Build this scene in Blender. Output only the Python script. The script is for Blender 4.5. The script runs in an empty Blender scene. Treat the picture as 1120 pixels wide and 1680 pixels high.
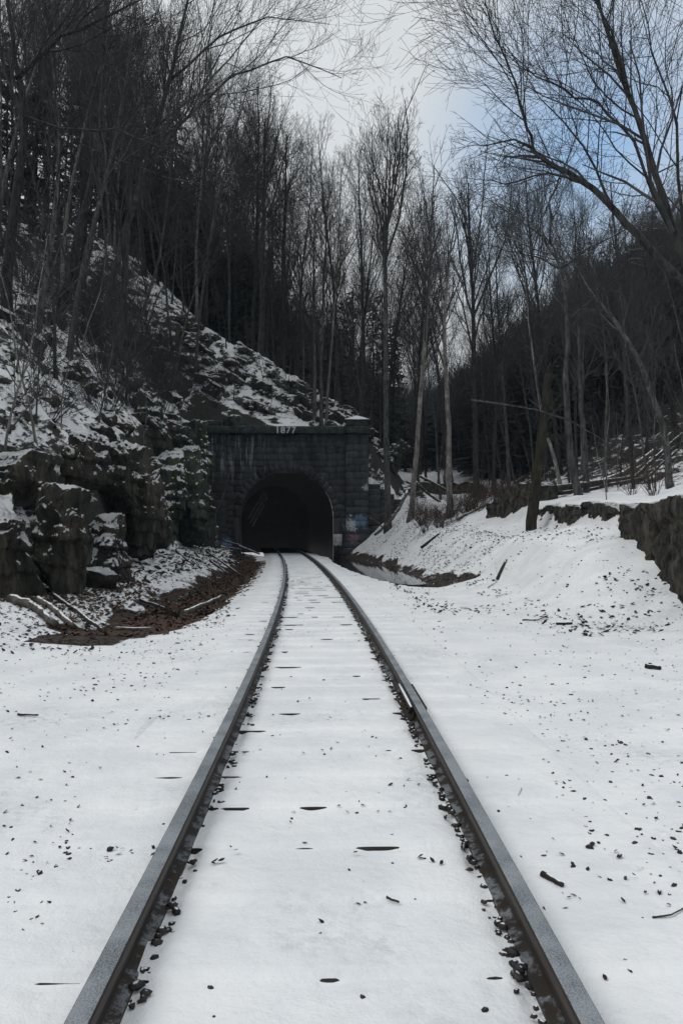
import bpy, math, random
import numpy as np
from mathutils import Vector, Matrix

# ------------------------------------------------------------------ camera, sky, sun, exposure
sc = bpy.context.scene
COL = sc.collection
F = 1200.0            # focal length in pixels of the 1120 x 1680 photograph
HZ = 868.0            # horizon row
CH = 1.45             # camera height over the rail heads (rail head top is Z = 0)
cam_d = bpy.data.cameras.new('camera')
cam = bpy.data.objects.new('camera', cam_d); COL.objects.link(cam)
cam.location = (0, 0, CH); cam.rotation_euler = (math.radians(90), 0, 0)
cam_d.sensor_fit = 'VERTICAL'; cam_d.sensor_height = 24.0
cam_d.lens = 24.0 * F / 1680.0
cam_d.shift_y = (HZ - 840.0) / 1680.0
cam_d.clip_start = 0.05; cam_d.clip_end = 2000
sc.camera = cam

SUN_EL, SUN_AZ = math.radians(50), math.radians(-105)      # azimuth clockwise from +Y
w = bpy.data.worlds.new('World'); sc.world = w; w.use_nodes = True
nt = w.node_tree; nt.nodes.clear()
N = nt.nodes.new; LK = nt.links.new
out = N('ShaderNodeOutputWorld'); bg = N('ShaderNodeBackground'); bg.inputs['Strength'].default_value = 0.1
sky = N('ShaderNodeTexSky'); sky.sky_type = 'NISHITA'; sky.sun_disc = False
sky.sun_elevation = SUN_EL; sky.sun_rotation = SUN_AZ; sky.air_density = 1.0; sky.dust_density = 0.6
tc = N('ShaderNodeTexCoord')
nz = N('ShaderNodeTexNoise'); nz.inputs['Scale'].default_value = 2.6; nz.inputs['Detail'].default_value = 6; nz.inputs['Roughness'].default_value = .55
LK(tc.outputs['Generated'], nz.inputs['Vector'])
# the break in the cloud: a direction in the sky to the right above the valley
pv = Vector((.325, 1, .535)).normalized()
dist = N('ShaderNodeVectorMath'); dist.operation = 'DISTANCE'; dist.inputs[1].default_value = pv
LK(tc.outputs['Generated'], dist.inputs[0])
mr = N('ShaderNodeMapRange'); mr.inputs['From Min'].default_value = .03; mr.inputs['From Max'].default_value = .24
LK(dist.outputs['Value'], mr.inputs['Value'])
add = N('ShaderNodeMath'); add.operation = 'MULTIPLY_ADD'; add.inputs[1].default_value = .9; add.inputs[2].default_value = -.31
LK(nz.outputs['Fac'], add.inputs[0])
ad2 = N('ShaderNodeMath'); ad2.operation = 'ADD'; ad2.use_clamp = True
LK(add.outputs[0], ad2.inputs[0]); LK(mr.outputs['Result'], ad2.inputs[1])
# cloud brightness: brighter to the zenith, mottled
sx = N('ShaderNodeSeparateXYZ'); LK(tc.outputs['Generated'], sx.inputs[0])
mz = N('ShaderNodeMapRange'); mz.inputs['From Min'].default_value = .1; mz.inputs['From Max'].default_value = 1.0
mz.inputs['To Min'].default_value = .78; mz.inputs['To Max'].default_value = 1.55
LK(sx.outputs['Z'], mz.inputs['Value'])
nz2 = N('ShaderNodeTexNoise'); nz2.inputs['Scale'].default_value = 1.7; nz2.inputs['Detail'].default_value = 4
LK(tc.outputs['Generated'], nz2.inputs['Vector'])
mm = N('ShaderNodeMapRange'); mm.inputs['From Min'].default_value = .3; mm.inputs['From Max'].default_value = .7
mm.inputs['To Min'].default_value = .8; mm.inputs['To Max'].default_value = 1.08
LK(nz2.outputs['Fac'], mm.inputs['Value'])
ml = N('ShaderNodeMath'); ml.operation = 'MULTIPLY'; LK(mz.outputs['Result'], ml.inputs[0]); LK(mm.outputs['Result'], ml.inputs[1])
cc = N('ShaderNodeVectorMath'); cc.operation = 'SCALE'; cc.inputs[0].default_value = (6.5, 6.75, 6.9)
LK(ml.outputs[0], cc.inputs['Scale'])
mx = N('ShaderNodeMix'); mx.data_type = 'RGBA'
skd = N('ShaderNodeVectorMath'); skd.operation = 'SCALE'; skd.inputs['Scale'].default_value = 2.5
skt = N('ShaderNodeVectorMath'); skt.operation = 'MULTIPLY'; skt.inputs[1].default_value = (.86, 1.0, .98)
LK(sky.outputs[0], skt.inputs[0]); LK(skt.outputs[0], skd.inputs[0])
LK(ad2.outputs[0], mx.inputs[0]); LK(skd.outputs[0], mx.inputs[6]); LK(cc.outputs[0], mx.inputs[7])
LK(mx.outputs[2], bg.inputs['Color']); LK(bg.outputs[0], out.inputs[0])

sd = bpy.data.lights.new('sun', 'SUN'); sd.energy = 1.0; sd.angle = math.radians(25); sd.color = (1, .97, .93)
so = bpy.data.objects.new('sun', sd); COL.objects.link(so)
dv = Vector((math.sin(SUN_AZ) * math.cos(SUN_EL), math.cos(SUN_AZ) * math.cos(SUN_EL), math.sin(SUN_EL)))
so.rotation_euler = dv.to_track_quat('Z', 'Y').to_euler()
sc.view_settings.view_transform = 'Standard'; sc.view_settings.look = 'None'
sc.view_settings.gamma = 1.0; sc.view_settings.use_curve_mapping = False
sc.view_settings.exposure = -0.03
sc.cycles.max_bounces = 5; sc.cycles.diffuse_bounces = 3

# ------------------------------------------------------------------ helpers
def PX(x, y, Y):
    return Vector(((x - 560) / F * Y, Y, CH - (y - HZ) / F * Y))

def _h(ix, iy, iz, seed):
    a = (ix.astype(np.int64) * 374761393 + iy.astype(np.int64) * 668265263 + iz.astype(np.int64) * 2147483647 + seed * 974634777) & 0xffffffff
    a = ((a ^ (a >> 13)) * 1274126177) & 0xffffffff
    a = ((a ^ (a >> 16)) * 2246822519) & 0xffffffff
    return ((a ^ (a >> 15)) & 0xffffff) / float(0xffffff)

def vnoise(x, y, z, seed=0):
    x = np.asarray(x, float); y = np.asarray(y, float); z = np.asarray(z, float)
    x, y, z = np.broadcast_arrays(x, y, z)
    ix, iy, iz = np.floor(x), np.floor(y), np.floor(z)
    fx, fy, fz = x - ix, y - iy, z - iz
    fx = fx * fx * (3 - 2 * fx); fy = fy * fy * (3 - 2 * fy); fz = fz * fz * (3 - 2 * fz)
    r = 0
    for dx in (0, 1):
        for dy in (0, 1):
            for dz in (0, 1):
                wt = (fx if dx else 1 - fx) * (fy if dy else 1 - fy) * (fz if dz else 1 - fz)
                r = r + wt * _h(ix + dx, iy + dy, iz + dz, seed)
    return r * 2 - 1

def fbm(x, y, z=0.0, octv=4, seed=0, gain=.5):
    x = np.asarray(x, float); y = np.asarray(y, float); z = np.asarray(z, float)
    r = 0; a = 1; s = 0
    for o in range(octv):
        r = r + a * vnoise(x * 2 ** o + 13.7 * o, y * 2 ** o + 7.1 * o, z * 2 ** o, seed + o)
        s += a; a *= gain
    return r / s

def mesh_np(name, v, f, mat=None, smooth=True, parent=None, attrs=None):
    """v (n,3) ; f (m,4) or (m,3) index arrays, or a list of such arrays"""
    if not isinstance(f, list): f = [f]
    f = [np.asarray(a, dtype=np.int32) for a in f if len(a)]
    me = bpy.data.meshes.new(name)
    v = np.asarray(v, dtype=np.float32)
    me.vertices.add(len(v)); me.vertices.foreach_set('co', v.ravel())
    nl = sum(a.size for a in f); npo = sum(len(a) for a in f)
    me.loops.add(nl); me.polygons.add(npo)
    me.loops.foreach_set('vertex_index', np.concatenate([a.ravel() for a in f]))
    st = []; o = 0
    for a in f:
        st.append(o + np.arange(len(a)) * a.shape[1]); o += a.size
    me.polygons.foreach_set('loop_start', np.concatenate(st).astype(np.int32))
    if attrs:
        for k, arr in attrs.items():
            at = me.attributes.new(k, 'FLOAT', 'POINT'); at.data.foreach_set('value', np.asarray(arr, dtype=np.float32))
    me.update(calc_edges=True); me.validate()
    if smooth: me.polygons.foreach_set('use_smooth', np.ones(len(me.polygons), dtype=bool))
    o = bpy.data.objects.new(name, me); COL.objects.link(o)
    if mat: me.materials.append(mat)
    if parent: o.parent = parent
    return o

def tag(o, label=None, cat=None, group=None, kind=None):
    if label: o['label'] = label
    if cat: o['category'] = cat
    if group: o['group'] = group
    if kind: o['kind'] = kind
    return o

def empty(name, loc, rz=0.0, **k):
    o = bpy.data.objects.new(name, None); COL.objects.link(o)
    o.empty_display_size = .3
    o.location = loc; o.rotation_euler = (0, 0, rz)
    return tag(o, **k)

def copy_tree(o, parent=None):
    c = o.copy(); COL.objects.link(c)
    if parent: c.parent = parent
    for ch in list(o.children): copy_tree(ch, c)
    return c

class MB:
    def __init__(s): s.v = []; s.q = []; s.t = []; s.n = 0
    def addv(s, pts):
        b = s.n; s.v.extend([tuple(p) for p in pts]); s.n += len(pts); return b
    def box(s, c, d, M=None, jit=0, rng=random):
        cx, cy, cz = c; dx, dy, dz = d[0] / 2, d[1] / 2, d[2] / 2
        P = [(cx + i * dx, cy + j * dy, cz + k * dz) for k in (-1, 1) for j in (-1, 1) for i in (-1, 1)]
        if jit: P = [tuple(a + rng.uniform(-jit, jit) for a in p) for p in P]
        if M: P = [tuple(M @ Vector(p)) for p in P]
        b = s.addv(P)
        for q in ((0, 2, 3, 1), (4, 5, 7, 6), (0, 1, 5, 4), (2, 6, 7, 3), (0, 4, 6, 2), (1, 3, 7, 5)):
            s.q.append(tuple(b + i for i in q))
    def bevbox(s, c, d, b=.02, rng=None, rough=0):
        """box with chamfered front/back outline (x,z) and slightly rough corners"""
        cx, cy, cz = c; dx, dy, dz = d[0] / 2, d[1] / 2, d[2] / 2
        rings = []
        for (yy, ins) in ((-dy, b), (-dy + b, 0), (dy, 0)):
            r = []
            for (i, k) in ((-1, -1), (1, -1), (1, 1), (-1, 1)):
                r.append([cx + i * (dx - ins), cy + yy, cz + k * (dz - ins)])
            if rng and yy == -dy:
                for q in r: q[1] += rng.uniform(-rough, rough)
            rings.append(r)
        base = s.addv([p for r in rings for p in r])
        s.q.append((base, base + 1, base + 2, base + 3))
        for k in (0, 4):
            for i in range(4):
                j = (i + 1) % 4
                s.q.append((base + k + i, base + k + 4 + i, base + k + 4 + j, base + k + j))
        s.q.append((base + 11, base + 10, base + 9, base + 8))
    def tube(s, pts, rad, sides=6, cap=True):
        pts = [Vector(p) for p in pts]; n = len(pts)
        if n < 2: return
        t0 = (pts[1] - pts[0]).normalized()
        up = Vector((0, 0, 1)) if abs(t0.z) < .9 else Vector((1, 0, 0))
        a = t0.cross(up).normalized(); rings = []
        for i in range(n):
            t = (pts[min(i + 1, n - 1)] - pts[max(i - 1, 0)]).normalized()
            a = (a - t * a.dot(t)).normalized(); b = t.cross(a)
            r = rad[i]
            rings.append([pts[i] + (a * math.cos(u) + b * math.sin(u)) * r for u in [2 * math.pi * k / sides for k in range(sides)]])
        base = s.addv([p for r in rings for p in r])
        for i in range(n - 1):
            for k in range(sides):
                j = (k + 1) % sides
                s.q.append((base + i * sides + k, base + i * sides + j, base + (i + 1) * sides + j, base + (i + 1) * sides + k))
        if cap:
            for (i, fl) in ((0, True), (n - 1, False)):
                c = s.addv([pts[i]])
                for k in range(sides):
                    j = (k + 1) % sides; o = base + i * sides
                    s.t.append((c, o + j, o + k) if fl else (c, o + k, o + j))
    def build(s, name, mat, parent=None, smooth=False):
        fs = []
        if s.q: fs.append(np.array(s.q))
        if s.t: fs.append(np.array(s.t))
        return mesh_np(name, np.array(s.v), fs, mat, smooth, parent)

# ------------------------------------------------------------------ materials
def mat(name, rough=.9, spec=.3):
    m = bpy.data.materials.new(name); m.use_nodes = True
    b = m.node_tree.nodes['Principled BSDF']; b.inputs['Roughness'].default_value = rough
    b.inputs['Specular IOR Level'].default_value = spec
    return m, m.node_tree, b

class NB:
    """little node builder"""
    def __init__(s, t): s.t = t
    def n(s, typ, **k):
        x = s.t.nodes.new(typ)
        for a, b in k.items(): setattr(x, a, b)
        return x
    def l(s, a, b): s.t.links.new(a, b)
    def noise(s, vec, scale, detail=5, rough=.55, dist=0):
        x = s.n('ShaderNodeTexNoise'); x.inputs['Scale'].default_value = scale; x.inputs['Detail'].default_value = detail
        x.inputs['Roughness'].default_value = rough; x.inputs['Distortion'].default_value = dist
        if vec is not None: s.l(vec, x.inputs['Vector'])
        return x.outputs['Fac']
    def vor(s, vec, scale, feature='F1', out='Distance'):
        x = s.n('ShaderNodeTexVoronoi', feature=feature); x.inputs['Scale'].default_value = scale
        if vec is not None: s.l(vec, x.inputs['Vector'])
        return x.outputs[out]
    def math(s, op, a, b=None, c=None, clamp=False):
        x = s.n('ShaderNodeMath', operation=op); x.use_clamp = clamp
        for i, v in enumerate((a, b, c)):
            if v is None: continue
            if isinstance(v, (int, float)): x.inputs[i].default_value = v
            else: s.l(v, x.inputs[i])
        return x.outputs[0]
    def ramp(s, v, a, b, lo=0., hi=1., smooth=True):
        x = s.n('ShaderNodeMapRange'); x.interpolation_type = 'SMOOTHSTEP' if smooth else 'LINEAR'
        for k, q in (('From Min', a), ('From Max', b), ('To Min', lo), ('To Max', hi)): x.inputs[k].default_value = q
        s.l(v, x.inputs['Value']); return x.outputs['Result']
    def mix(s, f, a, b):
        x = s.n('ShaderNodeMix', data_type='RGBA')
        for i, v in ((0, f), (6, a), (7, b)):
            if isinstance(v, (int, float)): x.inputs[i].default_value = v
            elif isinstance(v, tuple): x.inputs[i].default_value = (*v, 1)
            else: s.l(v, x.inputs[i])
        return x.outputs[2]
    def mapv(s, vec, scale=(1, 1, 1), rot=(0, 0, 0), loc=(0, 0, 0)):
        x = s.n('ShaderNodeMapping'); x.inputs['Scale'].default_value = scale; x.inputs['Rotation'].default_value = rot
        x.inputs['Location'].default_value = loc
        s.l(vec, x.inputs['Vector']); return x.outputs[0]
    def bump(s, h, strength=.5, dist=.05, nrm=None):
        x = s.n('ShaderNodeBump'); x.inputs['Strength'].default_value = strength; x.inputs['Distance'].default_value = dist
        s.l(h, x.inputs['Height'])
        if nrm is not None: s.l(nrm, x.inputs['Normal'])
        return x.outputs[0]
    def nz(s):
        g = s.n('ShaderNodeNewGeometry'); x = s.n('ShaderNodeSeparateXYZ'); s.l(g.outputs['Normal'], x.inputs[0])
        return x.outputs['Z']
    def pos(s): return s.n('ShaderNodeNewGeometry').outputs['Position']
    def obj(s): return s.n('ShaderNodeTexCoord').outputs['Object']
    def attr(s, nm):
        x = s.n('ShaderNodeAttribute'); x.attribute_name = nm; return x.outputs['Fac']

SNOW = (.80, .82, .84)

def snow_col(B, p):
    sn = B.mix(B.ramp(B.noise(p, 1.6, 5, .6), .35, .65), (.75, .775, .80), (.85, .865, .88))
    icy = B.ramp(B.noise(p, .6, 5, .65), .50, .68)
    fine = B.ramp(B.noise(p, 16, 6, .75), .42, .66)
    return B.mix(B.math('MULTIPLY', B.math('MULTIPLY', icy, fine), .6), sn, (.42, .455, .49))

def make_ground_mat(nm='snow_and_leaf_litter'):
    m, t, b = mat(nm, .85, .2); B = NB(t)
    p = B.pos(); nzv = B.nz()
    cov = B.attr('cov'); lit = B.attr('lit')
    # streaky patches running down and across the slope
    ps = B.mapv(p, scale=(1.0, .55, 1.6), rot=(.3, .5, .4))
    n1 = B.noise(ps, 1.5, 5, .55, .5)
    n2 = B.noise(ps, 6.5, 5, .65, .6)
    n3 = B.noise(p, 28, 3, .6)
    s = B.math('ADD', B.math('MULTIPLY', n1, 1.25), B.math('MULTIPLY', n2, .70))
    s = B.math('ADD', s, B.math('MULTIPLY', n3, .18))            # mean ~1.02
    s = B.math('ADD', s, B.math('MULTIPLY', B.math('SUBTRACT', nzv, .72), .9))
    s = B.math('ADD', s, B.math('MULTIPLY', cov, 1.5))
    mask = B.ramp(s, 1.70, 1.84)
    # what lies under the snow
    lv = B.vor(B.mapv(p, scale=(1, 1, 1.4)), 16, 'F1', 'Color')
    sepx = B.n('ShaderNodeSeparateColor'); B.l(lv, sepx.inputs[0])
    leaf = B.mix(sepx.outputs[0], (.016, .011, .009), (.080, .062, .052))
    rockc = B.mix(B.noise(p, 3.1, 6, .65), (.014, .015, .014), (.075, .075, .066))
    moss = B.ramp(B.noise(p, 1.9, 5, .7), .56, .68)
    rockc = B.mix(moss, rockc, (.020, .032, .014))
    steep = B.ramp(nzv, .5, .72)
    dirt = B.mix(B.ramp(B.noise(p, 4.5, 6, .7), .3, .7), (.006, .006, .006), (.040, .034, .027))
    und = B.mix(steep, rockc, dirt)
    und = B.mix(lit, und, leaf)
    sn = snow_col(B, p)
    col = B.mix(mask, und, sn)
    B.l(col, b.inputs['Base Color'])
    B.l(B.ramp(mask, 0, 1, .8, .65), b.inputs['Roughness'])
    h = B.math('ADD', B.math('MULTIPLY', B.noise(p, 14, 5, .6), .5), B.math('MULTIPLY', mask, .35))
    h2 = B.math('ADD', h, B.math('MULTIPLY', B.noise(p, 90, 3, .6), .08))
    B.l(B.bump(h2, .55, .06), b.inputs['Normal'])
    return m

def make_snow_mat(nm='track_snow'):
    m, t, b = mat(nm, .7, .2); B = NB(t)
    p = B.pos(); nzv = B.nz()
    sn = snow_col(B, p)
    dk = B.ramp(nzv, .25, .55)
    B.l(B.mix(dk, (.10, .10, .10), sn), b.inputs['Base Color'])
    b.inputs['Subsurface Weight'].default_value = 0.0
    h = B.math('ADD', B.noise(p, 9, 4, .55), B.math('MULTIPLY', B.noise(p, 70, 4, .65), .22))
    B.l(B.bump(h, .5, .045), b.inputs['Normal'])
    return m

def make_rock_mat(nm, base=(.016, .017, .016), hi=(.085, .085, .074), snow=.62, moss=.5, mosscol=(.022, .038, .014), scale=1.0):
    m, t, b = mat(nm, .85, .3); B = NB(t)
    p = B.pos(); nzv = B.nz()
    ps = B.mapv(p, scale=(1, 1, .35))
    c = B.mix(B.ramp(B.noise(ps, 2.2 * scale, 8, .68, .3), .3, .72), base, hi)
    ox = B.ramp(B.noise(p, 1.1, 5, .6), .55, .72)
    c = B.mix(B.math('MULTIPLY', ox, .6), c, (.06, .045, .028))
    ms = B.ramp(B.math('ADD', B.noise(p, 1.7, 6, .7), B.math('MULTIPLY', nzv, .12)), .62 - moss * .1, .72 - moss * .1)
    c = B.mix(B.math('MULTIPLY', ms, moss), c, mosscol)
    crack = B.ramp(B.noise(B.mapv(p, scale=(1, 1, .5), rot=(.3, .2, 0)), 1.6 * scale, 8, .75, .8), .44, .5)
    c = B.mix(B.math('MULTIPLY', B.math('SUBTRACT', 1.0, crack), .55), c, (.006, .006, .006))
    s = B.math('ADD', nzv, B.math('MULTIPLY', B.math('SUBTRACT', B.noise(p, 5, 6, .7), .5), 1.1))
    sm = B.ramp(s, snow, snow + .1)
    c = B.mix(sm, c, SNOW)
    B.l(c, b.inputs['Base Color'])
    h = B.math('ADD', B.noise(ps, 5 * scale, 8, .7), B.math('MULTIPLY', crack, .25))
    B.l(B.bump(h, 1.0, .22), b.inputs['Normal'])
    return m

def make_bark(nm, lo, hi, snow=.15, lichen=.35, sc_=11):
    m, t, b = mat(nm, .9, .2); B = NB(t)
    o = B.obj(); nzv = B.nz()
    info = B.n('ShaderNodeObjectInfo')
    ps = B.mapv(o, scale=(1, 1, .22))
    c = B.mix(B.ramp(B.noise(ps, sc_, 6, .7), .3, .7), lo, hi)
    li = B.ramp(B.noise(o, 1.3, 5, .7), .52, .66)
    c = B.mix(B.math('MULTIPLY', li, lichen), c, tuple(min(1, x * 2.0) for x in hi))
    c = B.mix(B.math('MULTIPLY', info.outputs['Random'], .45), c, lo)
    sm = B.ramp(B.math('ADD', nzv, B.math('MULTIPLY', B.math('SUBTRACT', B.noise(o, 3, 5, .7), .5), 1.2)), 1.0 - snow, 1.12 - snow)
    c = B.mix(sm, c, SNOW)
    B.l(c, b.inputs['Base Color'])
    B.l(B.bump(B.noise(ps, sc_ * 3, 5, .7), .6, .03), b.inputs['Normal'])
    return m

def simple(nm, lo, hi, scale=8, rough=.85, spec=.3, bump=.4, snow=None, stretch=(1, 1, 1)):
    m, t, b = mat(nm, rough, spec); B = NB(t)
    o = B.pos()
    n = B.noise(B.mapv(o, scale=stretch), scale, 6, .65)
    c = B.mix(B.ramp(n, .3, .7), lo, hi)
    if snow is not None:
        sm = B.ramp(B.math('ADD', B.nz(), B.math('MULTIPLY', B.math('SUBTRACT', B.noise(o, 7, 5, .7), .5), .9)), snow, snow + .1)
        c = B.mix(sm, c, SNOW)
    B.l(c, b.inputs['Base Color'])
    B.l(B.bump(n, bump, .02), b.inputs['Normal'])
    return m

def make_stone_mat(nm='blackened_ashlar', graffiti=False):
    m, t, b = mat(nm, .8, .35); B = NB(t)
    p = B.pos(); nzv = B.nz()
    c = B.mix(B.ramp(B.noise(p, .9, 6, .7), .3, .7), (.006, .0065, .008), (.036, .038, .042))
    gi = B.n('ShaderNodeNewGeometry')
    c = B.mix(B.ramp(gi.outputs['Random Per Island'], 0, 1, 0, .75), c, B.mix(B.noise(p, 3.5, 6, .75), (.010, .012, .014), (.085, .092, .10)))
    # whitish lime runs: stretched down the wall, gathered under the coping
    pv_ = B.mapv(p, scale=(2.6, 1, .28))
    st = B.ramp(B.noise(pv_, 1.6, 6, .72), .50, .64)
    sepp = B.n('ShaderNodeSeparateXYZ'); B.l(p, sepp.inputs[0])
    left = B.ramp(B.math('MULTIPLY', sepp.outputs['X'], -1.0), 3.2, 6.4, .22, 1.0)
    low = B.ramp(sepp.outputs['Z'], 3.2, 6.4, .1, 1.0)
    st = B.math('MULTIPLY', B.math('MULTIPLY', st, left), low)
    c = B.mix(B.math('MULTIPLY', st, .95), c, (.26, .29, .32))
    blob = B.ramp(B.noise(p, 4.2, 5, .7), .60, .70)
    c = B.mix(B.math('MULTIPLY', blob, .25), c, (.10, .11, .125))
    # green under the coping
    g = B.ramp(B.noise(pv_, 2.1, 5, .7), .50, .62)
    up = B.ramp(sepp.outputs['Z'], 5.0, 7.2, 0, 1)
    c = B.mix(B.math('MULTIPLY', B.math('MULTIPLY', g, up), .5), c, (.035, .070, .062))
    if graffiti:
        for (gx, gz, gr, colr, sd_) in ((-6.72, -.0, .42, (.10, .22, .42), 0), (-6.9, .55, .35, (.12, .25, .45), 1), (-6.9, .2, .30, (.36, .14, .07), 3),
                                   (.62, 1.72, .42, (.45, .50, .55), 5), (1.15, 1.95, .42, (.12, .20, .32), 7), (.75, .9, .35, (.22, .13, .15), 9),
                                   (1.45, 3.95, .20, (.4, .42, .44), 11)):
            dd = B.n('ShaderNodeVectorMath', operation='DISTANCE')
            B.l(B.mapv(p, scale=(1, 0, 1)), dd.inputs[0]); dd.inputs[1].default_value = (gx, 0, gz)
            mk = B.math('SUBTRACT', B.ramp(dd.outputs['Value'], 0, gr * 1.7, 1, 0), B.math('MULTIPLY', B.ramp(B.noise(B.mapv(p, loc=(sd_, 0, 0)), 4.5, 6, .85), .36, .62), .9))
            c = B.mix(B.math('MULTIPLY', B.ramp(mk, -.02, .1), .8), c, colr)
    sm = B.ramp(B.math('ADD', nzv, B.math('MULTIPLY', B.math('SUBTRACT', B.noise(p, 6, 5, .7), .5), .5)), .75, .85)
    c = B.mix(sm, c, SNOW)
    B.l(c, b.inputs['Base Color'])
    B.l(B.bump(B.noise(p, 9, 7, .7), .7, .05), b.inputs['Normal'])
    return m

M_GROUND = make_ground_mat()
M_TRACK = make_snow_mat()
M_ROCK = make_rock_mat('dark_cliff_rock', base=(.009, .009, .008), hi=(.105, .098, .078), snow=.46)
M_ROCKG = make_rock_mat('mossy_green_rock', base=(.010, .014, .012), hi=(.10, .12, .10), moss=.85, mosscol=(.060, .085, .018), snow=.47)
M_RUBBLE = make_rock_mat('old_rubble_masonry', base=(.008, .008, .007), hi=(.17, .155, .125), snow=.80, moss=.45, scale=2.2)
M_STONE = make_stone_mat(graffiti=True)
M_COPE = simple('green_stained_coping', (.010, .013, .013), (.050, .064, .060), 3, snow=.7)
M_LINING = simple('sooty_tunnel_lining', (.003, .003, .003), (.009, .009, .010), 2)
M_BARK = make_bark('grey_brown_bark', (.014, .015, .016), (.150, .150, .148))
M_BARKD = make_bark('dark_bark', (.008, .008, .008), (.075, .072, .069), snow=.08, lichen=.2)
M_BARKP = make_bark('pale_bark', (.05, .048, .044), (.30, .285, .265), snow=.25, lichen=.5)
M_TWIG = simple('dark_twigs', (.024, .025, .027), (.078, .077, .078), 3, bump=0)
M_TWIGB = simple('brown_brush_twigs', (.03, .022, .018), (.09, .065, .052), 3, bump=0)
M_MOSSY = make_bark('mossy_snag_bark', (.009, .009, .007), (.045, .043, .030), snow=.1, lichen=.3)
M_NEEDLE = simple('hemlock_needles', (.020, .025, .022), (.055, .066, .056), 2, bump=0)
M_LOG = simple('wet_grey_wood', (.03, .026, .023), (.13, .12, .105), 6, snow=.84, stretch=(1, 1, 1))
M_LOGD = simple('wet_dark_wood', (.012, .010, .009), (.05, .042, .036), 6, snow=.86)
M_LEAF = simple('dead_leaves', (.022, .014, .010), (.120, .075, .052), 60, bump=0)
M_LEAFD = simple('dark_dead_leaves', (.010, .009, .009), (.04, .030, .026), 60, bump=0)
M_BALLAST = simple('dark_ballast_stone', (.010, .010, .011), (.060, .056, .054), 30, snow=.90)
M_TIE = simple('creosoted_timber', (.012, .011, .010), (.042, .036, .030), 14, stretch=(.3, 1, 1))
M_PLATE = simple('rusty_dark_iron', (.012, .009, .008), (.04, .027, .02), 30)
M_SIGN = simple('weathered_white_sign', (.22, .20, .21), (.55, .56, .58), 9, bump=0)
M_NUM = simple('chalky_numerals', (.30, .32, .32), (.62, .64, .64), 14, bump=.1)

def make_rail_mat():
    m, t, b = mat('frosted_rail_steel', .6, .4); B = NB(t)
    p = B.pos(); nzv = B.nz()
    rust = B.mix(B.noise(B.mapv(p, scale=(1, .3, 1)), 14, 6, .7), (.008, .007, .006), (.045, .033, .025))
    fr = B.mix(B.ramp(B.noise(p, 160, 4, .75), .36, .62), (.045, .050, .057), (.26, .288, .32))
    fr = B.mix(B.ramp(B.noise(p, 3.3, 4, .6), .35, .65, .0, .40), fr, (.40, .435, .47))
    edge = B.ramp(B.math('ADD', nzv, B.math('MULTIPLY', B.math('SUBTRACT', B.noise(p, 30, 4, .7), .5), .25)), .86, .93)
    sz = B.n('ShaderNodeSeparateXYZ'); B.l(p, sz.inputs[0])
    foot = B.ramp(sz.outputs['Z'], -.10, -.05, 0, 1)
    keep = B.math('MAXIMUM', foot, B.ramp(B.noise(p, 9, 5, .75), .47, .58, 0, .75))
    B.l(B.mix(B.math('MULTIPLY', edge, keep), rust, fr), b.inputs['Base Color'])
    B.l(B.bump(B.noise(p, 200, 3, .7), .25, .004), b.inputs['Normal'])
    return m
M_RAIL = make_rail_mat()

def make_water():
    m, t, b = mat('still_meltwater', .04, .5); B = NB(t)
    b.inputs['Base Color'].default_value = (.012, .012, .012, 1)
    p = B.pos()
    B.l(B.bump(B.noise(p, 3, 3), .06, .02), b.inputs['Normal'])
    return m
M_WATER = make_water()

# ------------------------------------------------------------------ track centre line
CY = np.array([-4, 0, 3.5, 9.5, 13.2, 21, 29, 37, 44.4, 55, 66.])
CX = np.array([.02, .0, -.035, -.24, -.42, -.89, -1.5, -2.2, -2.95, -4.3, -6.0])
_pc = np.polyfit(CY, CX, 4)
def tcx(Y): return np.polyval(_pc, Y)
_pd = np.polyder(_pc)
def tdir(Y):
    d = float(np.polyval(_pd, Y)); l = math.hypot(1, d); return d / l, 1 / l

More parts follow.
